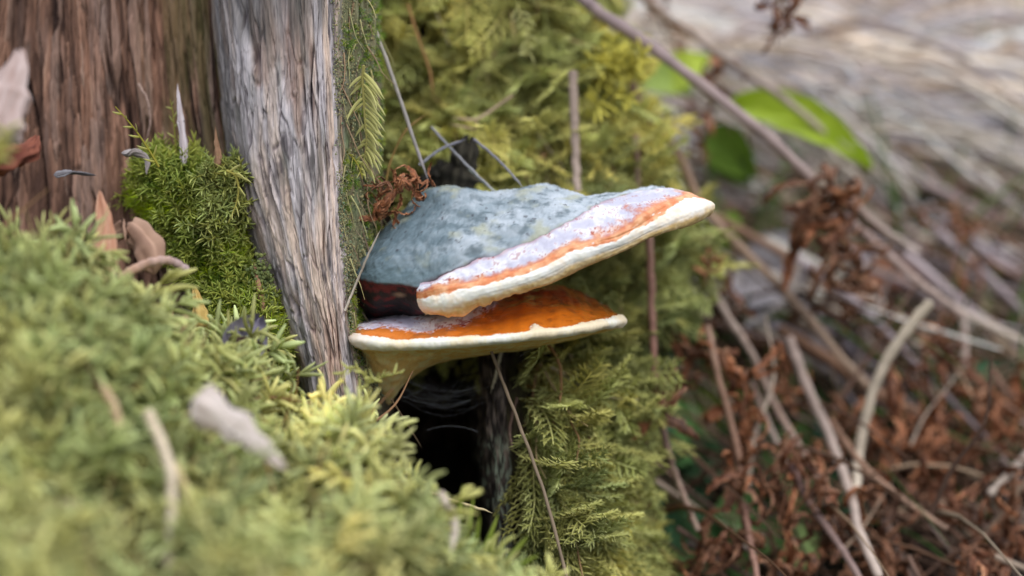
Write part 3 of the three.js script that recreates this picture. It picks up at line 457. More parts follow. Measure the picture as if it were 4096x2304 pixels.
{ // bright green cushion between the brown wood and the grey ridge
  const g = stuff('moss_cushion', 'bright green moss cushion growing in the recess beside the grey wood ridge', 'moss'), r = rng(303), list = [];
  while (list.length < 2600) {
    const py = 160 + 240 * r(), mid = lerp(168, 248, sstep(140, 330, py)), half = lerp(16, 52, sstep(150, 200, py)) * lerp(1, 0.75, sstep(230, 340, py)), q = r() * 2 - 1, px = mid + q * half;
    const dome = Math.sqrt(Math.max(0, 1 - q * q)), n = fbm(px * 0.05, py * 0.05, 3, 2); if (r() > 0.7 + 0.8 * n) continue;
    const p = at(px, py, 0.728 - 0.03 * dome * sstep(125, 190, py) - 0.004 * r() - 0.02 * sstep(260, 360, py)), up = V(q * 0.7, 0.8, 0.8).add(jitter(r, 0.5));
    const bright = sstep(-0.1, 0.2, fbm(px * 0.03, py * 0.03, 9, 2)), kind = r() < 0.62 ? list.length % 4 : 4 + (list.length % 4);
    list.push({ m: place(p, up, r() * 6.28, 0.7 + 0.6 * r()), c: kind < 4 ? shade(mixc([0.5, 0.62, 0.36], [1.9, 1.85, 0.6], bright), r, 0.5) : shade([0.85, 0.98, 0.42], r, 0.5), g: kind });
  }
  for (let k = 0; k < 130; k++) { const q = r(), px = 205 + 38 * r() - 10 * q, py = 165 + 70 * q; list.push({ m: place(at(px, py, 0.70 - 0.01 * r()), V(0.6 * (r() - 0.1), 0.5 * (r() - 0.3), 0.6).add(jitter(r, 0.5)), r() * 6.28, 0.9 + 0.5 * r()), c: shade([0.85, 0.95, 0.6], r, 0.4), g: 4 + (k % 4) }); }
  const b = new MB(); b.grid(40, 40, (u, v) => { const py = 165 + 235 * v, q = u * 2 - 1, mid = lerp(168, 248, sstep(140, 330, py)), half = lerp(14, 48, sstep(155, 200, py)); return at(mid + q * half, py, 0.738 - 0.031 * Math.sqrt(Math.max(0, 1 - q * q)) * sstep(125, 200, py) - 0.02 * sstep(260, 360, py) + 0.006 * noise(u * 8, v * 8, 2)); }, (u, v) => mixc(S(34, 36, 18), S(74, 72, 36), fbm(u * 20, v * 20, 4, 3) * 0.5 + 0.5));
  const core = meshOf('moss_base', b.geo(), M.soil, g); core.userData.kind = 'stuff';
  scatter(g, 'moss_tuft', [...stars, ...smallShoots], M.moss, list);
}
{ // fine green-grey crust on the edge of the ridge
  const g = stuff('lichen_crust', 'fine grey-green lichen crust along the shaded edge of the grey wood ridge', 'lichen'), r = rng(404), list = [], geos = [];
  for (let k = 0; k < 4; k++) { const q = new THREE.IcosahedronGeometry(0.00055, 1), a = q.attributes.position, c = []; for (let i = 0; i < a.count; i++) { const x = a.getX(i), y = a.getY(i), z = a.getZ(i), f = 1 + 0.6 * noise(x * 2600 + k * 9, y * 2600, z * 2600); a.setXYZ(i, x * f, y * f * 0.7, z * f); c.push(1, 1, 1); } q.computeVertexNormals(); q.setAttribute('color', new THREE.Float32BufferAttribute(c, 3)); geos.push(q); }
  while (list.length < 6500) {
    const u = 0.54 + 0.36 * r(), v = 0.02 + 0.75 * r(), f = grey.frame(u, v), n = fbm(f.p.x * 90, f.p.y * 45, f.p.z * 90, 3); if (r() > 0.45 + 1.5 * n + 0.25 * sstep(0.3, 0.5, v) * sstep(0.7, 0.5, v)) continue;
    const k = r(); list.push({ m: place(f.p.clone().addScaledVector(f.n, 0.0004 + 0.0012 * r()), f.n.clone().add(jitter(r, 0.5)), r() * 6.28, 0.35 + 0.8 * r() * r()), c: shade(k < 0.5 ? S(134, 136, 104) : k < 0.85 ? S(158, 150, 112) : S(112, 132, 104), r, 0.6) });
  }
  for (let k = 0; k < 600; k++) { const py = 300 + 50 * (r() + r() - 1), px = lerp(258, 272, (py - 265) / 70) + 14 * (r() + r() - 1); list.push({ m: place(at(px, py, 0.686 - 0.004 * r()), V(0, 0.3, 1), r() * 6.28, 0.5 + r()), c: shade(S(112, 122, 76), r, 0.6) }); }
  scatter(g, 'lichen_flake', geos, M.lichen, list);
  const bits = [], strands = [];
  for (let k = 0; k < 1500; k++) { const u = 0.60 + 0.3 * r(), v = 0.02 + 0.68 * r(), f = grey.frame(u, v); if (fbm(f.p.x * 70, f.p.y * 40, f.p.z * 70 + 3, 3) < 0.04 - 0.25 * sstep(0.68, 0.8, u)) continue; bits.push({ m: place(f.p, f.n.clone().add(jitter(r, 0.7)), r() * 6.28, 0.22 + 0.4 * r() * r()), c: shade(r() < 0.6 ? [1.0, 1.25, 1.5] : [1.5, 1.4, 1.3], r, 0.6) }); }
  for (let k = 0; k < 90; k++) { const f = grey.frame(0.58 + 0.26 * r(), 0.05 + 0.6 * r()); strands.push({ m: place(f.p.clone().addScaledVector(f.n, 0.0008), V(0.15, -1, 0.1).add(jitter(r, 0.45)), r() * 6.28, 0.05 + 0.09 * r()), c: shade(r() < 0.5 ? S(178, 170, 118) : S(150, 128, 104), r, 0.5) }); }
  scatter(g, 'lichen_lobe', stars, M.moss, bits); scatter(g, 'fibre', uprights, M.straw, strands);
}

// ------------------------------------------------------------------ stems, needles, straws
function stalkGeo(pts, w0, w1, c0, c1, seed, o = {}) {                 // pts: [px, py, depth]; widths as diameters in metres
  const n = o.n ?? 36, path = smoothPath(pts.map((q) => at(...q)), n), b = new MB();
  const wav = o.wav ?? 0.0006; path.forEach((p, k) => p.add(V(noise(k * 0.3, seed, 1), noise(k * 0.3, seed, 7), noise(k * 0.3, seed, 3)).multiplyScalar(wav)));
  b.tube(path, path.map((_, k) => 0.5 * lerp(w0, w1, k / n) * (1 + 0.3 * noise(k * 0.45, seed, 9) + (o.node && k % o.node === o.node >> 1 ? 0.3 : 0)) * (o.taper && k > n * 0.85 ? Math.max(0.1, (n - k) / (n * 0.15)) : 1)), 7, path.map((_, k) => { const f = 1 + 0.4 * noise(k * 0.9, seed, 5); return mixc(c0, c1, clamp(k / n + 0.3 * noise(k * 0.35, seed, 12))).map((x) => clamp(x * f, 0.012, 0.85)); }), o.flat ?? 0.85);
  return b.geo();
}
let seed = 900;
const H = 0.3975;                                                     // the measured view was 2576 wide
function stalk(name, category, label, pts, d, w, c0, c1, group, o) {
  const ds = (Array.isArray(d) ? d : [d, d]).map((q) => q > 0.735 ? 0.735 + (q - 0.735) * 0.6 : q), n = pts.length; seed++;
  const q = pts.map(([x, y], k) => [x * H, y * H, Math.min(lerp(ds[0], ds[1], k / (n - 1)), name === 'dry_stem' ? bankDepth(Math.max(0, y * H)) - 0.065 : 9) + 0.004 * noise(k * 1.7, seed, 0)]), wk = name === 'dry_stem' ? 1.25 : 1, w0 = wk * w * H * K * ds[0], w1 = wk * (o?.w1 ?? w * 0.8) * H * K * ds[1];
  return tag(meshOf(name, stalkGeo(q, w0, w1, c0, c1, seed, o), M.straw), label, category, group);
}
const GB = S(146, 122, 112), GL = S(190, 174, 164), BR = S(122, 88, 70), GY = S(168, 164, 166), PALE = S(214, 202, 180);
const ST = (label, pts, d, w, c0 = GB, c1 = GL, o) => stalk('dry_stem', 'dry stem', label, pts, d, w, c0, c1, 'dry stems on the slope beside the stump', o);
ST('thick grey-brown stem slanting from the top edge to the large curled fern', [[1400, -60], [1500, 25], [1640, 120], [1850, 280], [1960, 370], [2040, 450]], [0.80, 0.86], 27, S(150, 132, 136), S(172, 152, 146));
ST('thinner parallel stem just above the bright green bramble leaf', [[1560, -60], [1625, 0], [1800, 130], [2000, 270], [2110, 365]], [0.9, 0.98], 18, S(140, 116, 104), GL);
ST('long bent stem running from the yellow moss past the tip of the upper bracket', [[1585, 210], [1620, 280], [1700, 380], [1770, 520], [1880, 640], [2000, 760], [2100, 880], [2180, 970]], [0.86, 0.90], 22, S(140, 112, 96), S(172, 148, 128));
ST('straight brown stem crossing behind the long bent stem', [[1640, 440], [1790, 540], [1900, 600], [2100, 710], [2280, 810]], [0.95, 0.98], 20, BR, S(168, 136, 116));
ST('upright reddish stem from below the upper bracket down to a curled fern', [[1622, 480], [1635, 640], [1640, 800], [1650, 985]], [0.775, 0.775], 18, S(150, 118, 106), S(150, 110, 98));
ST('short curved stem under the curled fern nearest the stump', [[1665, 1070], [1680, 1130], [1705, 1210], [1755, 1335]], [0.775, 0.775], 17, S(140, 112, 102), S(170, 146, 132));
ST('long straight stem ending in the lowest curled fern cluster', [[1780, 820], [1800, 920], [1850, 1110], [1872, 1235]], [0.80, 0.80], 17, S(160, 130, 112), S(150, 114, 96));
ST('bent stem behind the two middle curled ferns', [[1765, 690], [1820, 780], [1890, 890], [1955, 1030], [2060, 1200]], [0.86, 0.88], 17, GL, S(158, 130, 116));
ST('pale stem slanting right of the middle ferns to the bottom edge', [[1985, 850], [2020, 950], [2075, 1070], [2135, 1230], [2160, 1330], [2210, 1450]], [0.86, 0.86], 22, S(170, 150, 142), S(196, 178, 166));
ST('pale arched stalk standing free at the right', [[2340, 760], [2290, 820], [2225, 915], [2180, 1040], [2160, 1150], [2155, 1230]], [0.83, 0.85], 24, S(186, 172, 152), S(206, 192, 174));
ST('short reddish stem below the lowest curled fern cluster', [[1872, 1265], [1885, 1350], [1910, 1480]], [0.78, 0.78], 18, S(150, 112, 98), S(160, 124, 110));
ST('dark slanting stem over the lowest curled fern cluster', [[1990, 1170], [2040, 1270], [2110, 1370], [2190, 1500]], [0.775, 0.775], 17, S(122, 94, 88), S(150, 128, 122));
ST('grey stem leaving the large curled fern towards the right', [[2120, 540], [2210, 620], [2310, 710], [2425, 795]], [0.88, 0.9], 20, S(158, 134, 128), S(180, 160, 150));
ST('thin twin stem beside the grey one leaving the large fern', [[2130, 490], [2200, 560], [2310, 635]], [0.90, 0.92], 15, S(166, 138, 128), GL);
ST('pale stem from the forked end at the right edge', [[2390, 770], [2450, 800], [2530, 840], [2620, 880]], [0.94, 0.98], 18, GL, S(196, 182, 164));
ST('short upright stub hanging from the forked end', [[2420, 790], [2428, 850], [2424, 950]], [0.94, 0.94], 16, GL, GB);
ST('pale blurred stick low at the right edge', [[2620, 1110], [2560, 1170], [2490, 1245]], [0.92, 0.9], 22, S(140, 124, 114), S(168, 154, 142));
ST('thin stem from the middle fern to the small green fern leaf', [[1890, 960], [1930, 1060], [1985, 1170]], [0.88, 0.88], 13, GB, GL);
ST('thin grey stem under the long bent one', [[1850, 840], [1930, 790], [1990, 740], [2010, 660]], [0.95, 0.95], 14, GY, GL);
ST('brown stem lying across the litter between the pale arched stalk and the fern', [[1960, 830], [2080, 900], [2200, 985], [2330, 1050]], [0.92, 0.95], 24, S(126, 94, 74), S(150, 116, 94));
ST('thin reddish stem behind the pale slanting one', [[2090, 1060], [2180, 1180], [2290, 1270], [2380, 1330]], [0.94, 0.95], 15, S(150, 116, 96), S(170, 140, 120));
ST('grey stalk standing upright in the moss behind the upper bracket', [[1440, 180], [1444, 280], [1448, 400], [1452, 480]], [0.768, 0.765], 20, S(150, 132, 120), S(176, 156, 144));
ST('thin upright stalk beside the yellow moss', [[1566, 150], [1572, 230], [1580, 300]], [0.90, 0.90], 18, S(160, 130, 116), GB);
ST('second thin stalk in the moss left of the upper bracket tip', [[1600, 340], [1604, 420], [1606, 480]], [0.82, 0.82], 14, S(150, 122, 106), GB);
stalk('green_grass', 'grass', 'green blurred grass stem leaning at the lower right', [[2495, 1100], [2440, 1190], [2380, 1290], [2340, 1420], [2325, 1500]], [0.98, 0.95], 22, S(110, 124, 80), S(88, 112, 62));
const ND = (label, pts, d, w, c0 = GY, c1 = GL, o) => stalk('pine_needle', 'needle', label, pts, d, w, c0, c1, 'dry needles and blades on the stump', { wav: 0.0003, taper: true, ...o });
ND('long grey needle leaning from the lichen edge down onto the upper bracket', [[935, 50], [975, 160], [1010, 260], [1045, 365], [1078, 455]], [0.70, 0.705], 11, S(170, 162, 150), S(158, 152, 156), { w1: 9 });
ND('brown curved blade rising from the brown leaf crumbs', [[968, 470], [985, 400], [1020, 330], [1075, 285]], [0.705, 0.72], 7, S(120, 96, 44), S(140, 112, 64));
ND('thin orange-brown needle hanging in the moss near the top edge', [[1025, 10], [1050, 90], [1080, 175], [1090, 240]], [0.77, 0.77], 8, S(160, 122, 76), S(150, 112, 70));
ND('pale twig forking over the moss above the upper bracket', [[1290, 240], [1240, 275], [1196, 300], [1136, 296]], [0.76, 0.76], 9, S(170, 148, 120), S(180, 158, 132));
ND('short twig branch below the forking twig', [[1196, 300], [1200, 322], [1130, 312]], [0.758, 0.758], 7, S(160, 136, 110), S(170, 146, 118));
ND('grey needle bridging to the tip of the dark stub', [[1055, 415], [1110, 375], [1172, 350]], [0.715, 0.715], 8, S(150, 150, 160), S(130, 128, 140));
ND('grey bent needle falling from the dark stub to the cap', [[1192, 350], [1240, 390], [1280, 430], [1318, 475]], [0.715, 0.703], 8, S(130, 128, 138), S(140, 138, 140));
ND('long grey needle crossing behind the dark stub', [[1085, 320], [1140, 380], [1200, 440], [1255, 492]], [0.725, 0.706], 8, S(140, 140, 150), S(160, 160, 160));
ND('second needle beside the one crossing behind the dark stub', [[1180, 425], [1225, 465], [1262, 495]], [0.722, 0.706], 7, S(150, 158, 150), S(160, 168, 158));
ND('pale needle leaning over the left side of the upper bracket', [[868, 782], [895, 715], [925, 645], [958, 575]], [0.668, 0.668], 7, S(190, 180, 168), S(160, 150, 138));
ND('long brown needle hanging from the lower bracket past the dark hollow', [[1236, 885], [1280, 1000], [1330, 1130], [1375, 1260], [1430, 1470]], [0.675, 0.665], 9, S(112, 96, 78), S(150, 132, 112), { w1: 9, taper: false });
ND('thin brown needle inside the left of the hollow', [[985, 1005], [1020, 1060], [1062, 1128]], [0.672, 0.69], 6, S(116, 96, 74), S(100, 84, 66));
ND('pale straw lying across the foot of the hollow', [[1085, 1240], [1150, 1262], [1240, 1290]], [0.655, 0.66], 8, S(200, 178, 130), S(206, 190, 150));
ND('reddish bent stalk in the moss right of the lower bracket', [[1375, 860], [1405, 910], [1412, 970], [1408, 1015]], [0.712, 0.70], 10, S(150, 112, 76), S(160, 122, 84));
ND('pale grass blade curving under the lower bracket', [[1262, 880], [1248, 940], [1235, 990]], [0.712, 0.71], 9, S(176, 168, 148), S(190, 180, 156));
ND('grey twig along the rotten wood edge right of the hollow', [[1300, 1000], [1282, 1085], [1290, 1130]], [0.70, 0.70], 9, S(86, 66, 58), S(110, 90, 80));
ND('fine needle crossing the lichen edge above the crumbs', [[948, 700], [930, 640], [905, 560], [880, 500]], [0.69, 0.69], 5, S(120, 100, 84), S(130, 112, 96));
ND('thin curved fibre on the brown rotten wood', [[348, 210], [372, 255], [378, 310], [366, 360]], [0.71, 0.71], 7, S(176, 150, 138), S(130, 106, 98));
for (const [label, pts, d, w, c0, c1] of [
  ['pale jointed straw standing in the moss of the foreground', [[372, 1040], [400, 1100], [430, 1190], [432, 1300], [425, 1430]], [0.545, 0.525], 34, S(214, 196, 170), S(222, 206, 186)],
  ['thinner straw right of the pale jointed one', [[440, 1165], [470, 1240], [490, 1330], [496, 1420]], [0.55, 0.535], 24, S(196, 178, 126), S(206, 190, 146)],
  ['short pinkish straw lying in the lower left moss', [[95, 1262], [140, 1266], [198, 1270]], [0.53, 0.53], 34, S(206, 176, 150), S(216, 186, 160)],
  ['curled whitish fibre at the bottom of the moss bank', [[1105, 1240], [1140, 1300], [1140, 1360], [1110, 1415], [1050, 1460]], [0.585, 0.57], 26, S(196, 180, 166), S(226, 216, 206)],
  ['straw leaning in the left moss below the fibrous splinter', [[205, 880], [250, 960], [290, 1030], [305, 1110]], [0.55, 0.545], 26, S(190, 160, 130), S(206, 180, 146)],
  ['brown straw across the moss left of the white chip', [[330, 905], [390, 870], [450, 830], [470, 800]], [0.60, 0.62], 26, S(190, 148, 114), S(200, 164, 132)],
  ['pale blurred straw at the lower left edge', [[0, 1390], [60, 1350], [120, 1330]], [0.50, 0.50], 26, S(200, 184, 130), S(206, 192, 140)],
  ['reddish curved twig over the moss beside the bright green cushion', [[300, 700], [350, 672], [400, 656], [440, 660], [470, 680]], [0.628, 0.64], 26, S(200, 160, 136), S(170, 150, 150)],
]) stalk('straw', 'straw', label, pts, d, w, c0, c1, 'straws lying in the foreground moss');

// ------------------------------------------------------------------ curled dead ferns
function curlGeo(sd) {                                                // a dry leaflet rolled in on itself, about 1 unit long
  const r = rng(sd), b = new MB(), turn = 1.6 + 4 * r() * r() + r(), tw = (r() - 0.5) * 3, cup = 0.3 + 1.1 * r(), w = 0.07 + 0.12 * r(), NU = 22, NV = 6, spine = [], q = V(), ang0 = r();
  for (let k = 0; k <= NU; k++) { const t = k / NU, a = ang0 + turn * Math.pow(t, 1.3); spine.push([q.clone(), a]); q.add(V(Math.cos(a), Math.sin(a), tw * 0.35).multiplyScalar(1 / NU)); }
  b.grid(NU, NV, (u, v) => {
    const [p, a] = spine[Math.round(u * NU)], s = (v - 0.5) * 2, ww = w * Math.pow(Math.sin(Math.PI * clamp(0.06 + 0.9 * u)), 0.6) * (1 + 0.5 * noise(u * 9, v * 2, sd) - 0.6 * Math.abs(noise(u * 17, v > 0.5 ? 3 : 8, sd))), th = s * cup, T = V(Math.cos(a), Math.sin(a), 0), Nn = V(-T.y, T.x, 0);
    return p.clone().addScaledVector(V(0, 0, 1), ww * Math.sin(th)).addScaledVector(Nn, ww * (1 - Math.cos(th)) + 0.07 * noise(u * 8, v * 4, sd * 1.7)).addScaledVector(T, 0.04 * noise(u * 10 + 4, v * 6, sd));
  }, (u, v) => { const k = fbm(u * 7, v * 3, sd, 3) * 0.5 + 0.5; return mixc(mixc(S(66, 41, 30), S(162, 108, 76), sstep(0.25, 0.8, k)), S(214, 166, 130), 0.75 * sstep(0.6, 1, Math.abs(v - 0.5) * 2) * sstep(0.3, 0.6, k)); });
  return b.geo();
}
const curls = [...Array(10).keys()].map((k) => curlGeo(k * 7 + 3));
const tintMats = [[0.85, 0.86, 0.88], [1.25, 1.08, 0.92], [0.45, 0.45, 0.46], [1.55, 1.42, 1.3], [0.75, 0.66, 0.64]].map((c) => { const m = M.dead.clone(); m.color.setRGB(...c); return m; });
function fern(label, list, d, tint, sd, o = {}) {                      // list: [x, y, radius]
  d = d > 0.72 ? Math.min(0.72 + (d - 0.72) * 0.6, bankDepth(list[list.length >> 1][1] * H) - 0.05) : d;   // list in the measured view, a chain of curled tufts along the frond
  const r = rng(sd), c0 = at(list[0][0] * H, list[0][1] * H, d), g = thing('dead_fern', label, 'dead fern', c0, 'curled dead ferns beside the stump');
  const pts = list.map(([x, y], k) => [x * H, y * H, d + 0.006 * (r() - 0.5)]); if (pts.length > 1) { const s = meshOf('midrib', stalkGeo(pts, 0.0016, 0.0009, S(112, 76, 58), S(140, 98, 74), sd), M.straw, g); s.position.copy(c0).negate(); }
  for (const [x, y, rad] of list) {
    const n = Math.round((o.n ?? 7) * 1.2), R = rad * H * K * d;
    for (let k = 0; k < n; k++) {
      const m = meshOf('leaflet', curls[Math.floor(r() * curls.length)], tintMats[r() < 0.55 ? tint : Math.floor(r() * 5)], g), a = r() * 6.28, e = Math.sqrt(r()) * 0.62;
      m.position.copy(at(x * H, y * H, d)).sub(c0).add(V(Math.cos(a) * e * R, Math.sin(a) * e * R * 1.1, (r() - 0.5) * 1.1 * R)); m.rotation.set(r() * 6.28, r() * 6.28, r() * 6.28); const s = R * (1.6 + 2.1 * r() * r() + 0.6 * r()); m.scale.set(s, s, s * (0.8 + 0.4 * r()));
    }
  }
}
fern('large dark curled fern where the thick grey-brown stem ends', [[2075, 470, 62], [2120, 520, 66], [2060, 560, 56], [2110, 600, 52], [2085, 660, 48], [2150, 690, 36]], 0.87, 0, 11, { n: 8 });
fern('curled fern nearest the stump, under the upright reddish stem', [[1665, 1010, 46], [1620, 1050, 58], [1590, 1110, 42], [1590, 1180, 30], [1610, 1240, 20]], 0.78, 0, 12);
fern('curled fern with a hooked upper end between two straight stems', [[1740, 900, 36], [1820, 900, 46], [1870, 960, 48], [1870, 1030, 44], [1880, 1100, 40], [1870, 1150, 34]], 0.83, 1, 13, { n: 6 });
fern('broad curled fern cluster lowest in front of the other ferns', [[1870, 1200, 48], [1860, 1290, 60], [1940, 1220, 56], [1990, 1170, 46], [1960, 1320, 62], [2050, 1200, 50], [2060, 1290, 54]], 0.79, 0, 14, { n: 7 });
fern('small curled fern at the foot of the short curved stem', [[1790, 1350, 50], [1760, 1420, 46], [1740, 1470, 40]], 0.78, 0, 15);
fern('ochre curled fern behind the pale arched stalk', [[2200, 1080, 56], [2260, 1040, 44], [2260, 1130, 58], [2220, 1170, 46]], 0.98, 3, 16, { n: 6 });
fern('curled brown fern low between the dark slanting stem and the pale leaf', [[2120, 1350, 50], [2200, 1390, 56], [2250, 1330, 50], [2260, 1410, 46], [2130, 1420, 46]], 0.84, 0, 17, { n: 6 });
fern('dark upright curled fern below the forked stem at the right', [[2370, 840, 50], [2390, 900, 54], [2400, 970, 48], [2380, 1030, 36]], 0.98, 4, 18, { n: 7 });
fern('light brown spread fern tip right of the large dark fern', [[2360, 590, 36], [2400, 570, 36], [2440, 600, 38], [2410, 650, 36], [2400, 720, 24]], 1.05, 3, 19, { n: 5 });
fern('brown hooked fern hanging in from the top edge', [[1990, -5, 46], [1940, 5, 40], [1985, 40, 28], [1960, 75, 26]], 0.9, 4, 20, { n: 6 });
fern('blurred brown fern behind the thick grey-brown stem', [[1800, 210, 46], [1780, 280, 42], [1760, 340, 36], [1750, 400, 30]], 0.98, 4, 21, { n: 6 });
fern('reddish fern scrap near the top between two slanting stems', [[1670, 20, 40], [1690, 80, 34]], 1.05, 3, 22, { n: 5 });
fern('red-brown curled fern in the corner at the lower right', [[2420, 1290, 60], [2470, 1350, 60], [2550, 1280, 60], [2560, 1390, 60]], 0.92, 4, 23, { n: 6 });
fern('orange-brown curled fern at the right edge', [[2480, 990, 52], [2560, 1010, 50], [2430, 1130, 40]], 1.06, 1, 24, { n: 6 });
fern('small pinkish curl hanging beside the moss edge', [[1790, 650, 30], [1780, 690, 22]], 0.83, 3, 25, { n: 4 });
fern('small fern scrap left of the middle stem', [[1720, 960, 34], [1700, 1010, 30]], 0.86, 2, 26, { n: 5 });
fern('dim brown fern between the pale arched stalk and the dark upright one', [[2310, 940, 44], [2330, 1080, 50], [2390, 1180, 54]], 1.05, 4, 27, { n: 6 });
for (const [label, list, d, tint] of [
  ['small pinkish fern curl between the middle stems', [[1972, 950, 36], [1985, 990, 30]], 0.92, 3],
  ['brown fern curl left of the pale arched stalk', [[2110, 1040, 36], [2130, 1090, 36]], 0.94, 0],
  ['brown fern strip below the dark upright curled fern', [[2337, 1063, 40], [2390, 1095, 40], [2420, 1150, 30]], 1.0, 1],
  ['fern curl above the broad cluster, right of the bent stem', [[2040, 1120, 36], [2070, 1150, 36]], 0.86, 1],
  ['fern curl under the pale arched stalk', [[2180, 1250, 44], [2215, 1300, 40]], 0.88, 0],
  ['dull fern curl between the ochre fern and the lower right corner', [[2330, 1230, 44], [2370, 1260, 40]], 0.96, 4],
  ['brown fern scrap above the pale blurred stick', [[2490, 1130, 44], [2540, 1110, 40]], 0.98, 0],
  ['tawny fern scrap at the bottom edge right of the green blade', [[2420, 1430, 50], [2500, 1440, 50]], 0.86, 0],
  ['dark fern scrap behind the top of the pale arched stalk', [[2230, 830, 40], [2260, 880, 40]], 1.02, 2],
  ['dark fern tuft under the large dark curled fern', [[2100, 740, 40], [2140, 790, 40]], 0.96, 2],
  ['brown fern tuft between the long bent stem and the moss edge', [[1830, 740, 36], [1860, 790, 30]], 0.92, 0],
  ['rusty fern tuft beside the thin upright stalk near the yellow moss', [[1640, 300, 34], [1660, 340, 34]], 0.98, 4],
  ['brown fern tuft hugging the foot of the mossy flank', [[1590, 1330, 34], [1560, 1370, 30]], 0.80, 2],
  ['rusty fern curl below the brown stem lying across the litter', [[2280, 1110, 34], [2320, 1150, 36]], 1.0, 1],
  ['brown fern curl at the bottom edge left of the dark slanting stem', [[1960, 1420, 44], [2030, 1440, 44]], 0.80, 0],
]) fern(label, list, d, tint, seed++, { n: 6 });
{ // brown crumbs where the cap meets the stump
  const g = thing('dead_fern', 'crumpled orange-brown leaf crumbs caught between cap and lichen edge', 'dead fern', at(385, 200, 0.695)), r = rng(77), c0 = g.position;
  for (const [x, y, rad, n, tint] of [[955, 500, 24, 6, 1], [990, 530, 26, 5, 1], [945, 550, 24, 6, 1], [1000, 480, 30, 8, 3], [1040, 470, 26, 8, 1], [1080, 455, 16, 5, 1], [975, 465, 20, 5, 0]]) for (let k = 0; k < n; k++) {
    const R = rad * H * K * 0.7, m = meshOf('leaf_crumb', curls[Math.floor(r() * 10)], tintMats[tint], g); m.position.copy(at(x * H, y * H, 0.692)).sub(c0).add(jitter(r, R * 0.45)); m.rotation.set(r() * 6, r() * 6, r() * 6); m.scale.setScalar(R * (2.0 + 1.6 * r()));
  }
}

// ------------------------------------------------------------------ green and dead leaves
function leafGeo(L, w, c0, c1, sd, o = {}) {                           // a leaf along +x with a midrib fold, curl and toothed edge
  const b = new MB(), NU = 40, NV = 12;
  b.grid(NU, NV, (u, v) => { const s = (v - 0.5) * 2, tooth = 1 + (o.tooth ?? 0.08) * Math.abs(((u * 14) % 1) - 0.5) * 2 * Math.abs(s), ww = w * Math.pow(Math.sin(Math.PI * clamp(0.02 + 0.97 * Math.pow(u, 0.8))), 0.75) * tooth; return V(u * L, L * ((o.arch ?? 0.18) * Math.sin(Math.PI * u) + (o.curl ?? 0.1) * s * s) + 0.02 * L * noise(u * 5, s * 3, sd) - 0.012 * L * Math.exp(-s * s * 60) + 0.01 * L * Math.cos(s * 3 + u * 30), s * ww); },
    (u, v) => { const s = Math.abs(v - 0.5) * 2, vein = sstep(0.09, 0.02, s) + 0.5 * sstep(0.75, 1, Math.abs(Math.cos(u * 26 - s * 5))); return mixc(mixc(c0, c1, fbm(u * 8, v * 6, sd, 3) * 0.5 + 0.5), c1, 0.6 * clamp(vein)); });
  return b.geo();
}
function leaf(name, cat, label, p0, p1, w, c0, c1, sd, roll = 0, o, m = M.leaf, group) {  // from stalk end to tip, both as [x, y, depth] of the measured view
  const nd = (q) => q > 0.8 && q < 1.5 ? 0.77 + (q - 0.8) * 0.75 : q, a = at(p0[0] * H, p0[1] * H, nd(p0[2])), b = at(p1[0] * H, p1[1] * H, nd(p1[2])), x = b.clone().sub(a), L = x.length(), me = meshOf('blade', leafGeo(L, w, c0, c1, sd, o), m, null);
  scene.remove(me); me.name = numbered(name); taken.blade = 0; x.normalize(); const y = V(0, 1, 0).addScaledVector(UPV, 0.2); y.addScaledVector(x, -y.dot(x)).normalize().applyAxisAngle(x, roll);
  me.quaternion.setFromRotationMatrix(new THREE.Matrix4().makeBasis(x, y, x.clone().cross(y))); me.position.copy(a); scene.add(me); return tag(me, label, cat, group);
}
const BG = S(150, 178, 30), BG2 = S(182, 204, 70), DG = S(70, 96, 40), DG2 = S(96, 122, 56);
leaf('bramble_leaf', 'leaf', 'long bright green leaf behind the thick grey-brown stem', [1835, 268, 0.98], [2190, 432, 0.95], 0.0115, BG, BG2, 5, 1.0, { arch: 0.2, curl: 0.1 });
leaf('bramble_leaf', 'leaf', 'shaded green leaf below the long bright green one', [1780, 330, 0.99], [1905, 450, 0.97], 0.012, S(84, 116, 30), S(110, 140, 44), 6, 1.2);
leaf('bramble_leaf', 'leaf', 'yellow-green leaf near the top, left of the long bright one', [1660, 235, 1.0], [1790, 150, 1.0], 0.012, BG2, S(196, 214, 90), 7, 0.9);
leaf('bramble_leaf', 'leaf', 'pale green leaf between the yellow moss and the thick stem', [1590, 200, 1.0], [1740, 240, 1.0], 0.012, S(150, 178, 80), S(176, 196, 110), 8, 0.9);
leaf('bramble_leaf', 'leaf', 'dark green leaf in shade under the bright leaf', [1800, 380, 0.99], [1890, 470, 0.97], 0.009, DG, DG2, 9, 1.1);
leaf('bramble_leaf', 'leaf', 'small green leaf just right of the upper bracket tip', [1810, 625, 0.95], [1850, 530, 0.95], 0.009, S(96, 130, 44), S(130, 156, 62), 10, 1.2);
leaf('bramble_leaf', 'leaf', 'round teal-green leaf beside the pale slanting stem', [2050, 1105, 0.9], [2125, 1085, 0.9], 0.011, S(52, 106, 84), S(74, 126, 100), 11, 1.3, { arch: 0.05 });
leaf('bramble_leaf', 'leaf', 'small light green leaf under the lowest fern cluster', [1975, 1390, 0.83], [2065, 1370, 0.83], 0.011, S(130, 160, 92), S(156, 180, 116), 12, 1.0);
leaf('bramble_leaf', 'leaf', 'blurred green leaf at the right edge above the forked stem', [2500, 690, 1.15], [2570, 590, 1.15], 0.02, S(110, 150, 70), S(140, 174, 96), 13, 1.2);
leaf('bramble_leaf', 'leaf', 'blurred darker leaf low at the right edge', [2470, 780, 1.2], [2570, 740, 1.2], 0.016, S(90, 130, 60), S(110, 150, 76), 14, 1.2);
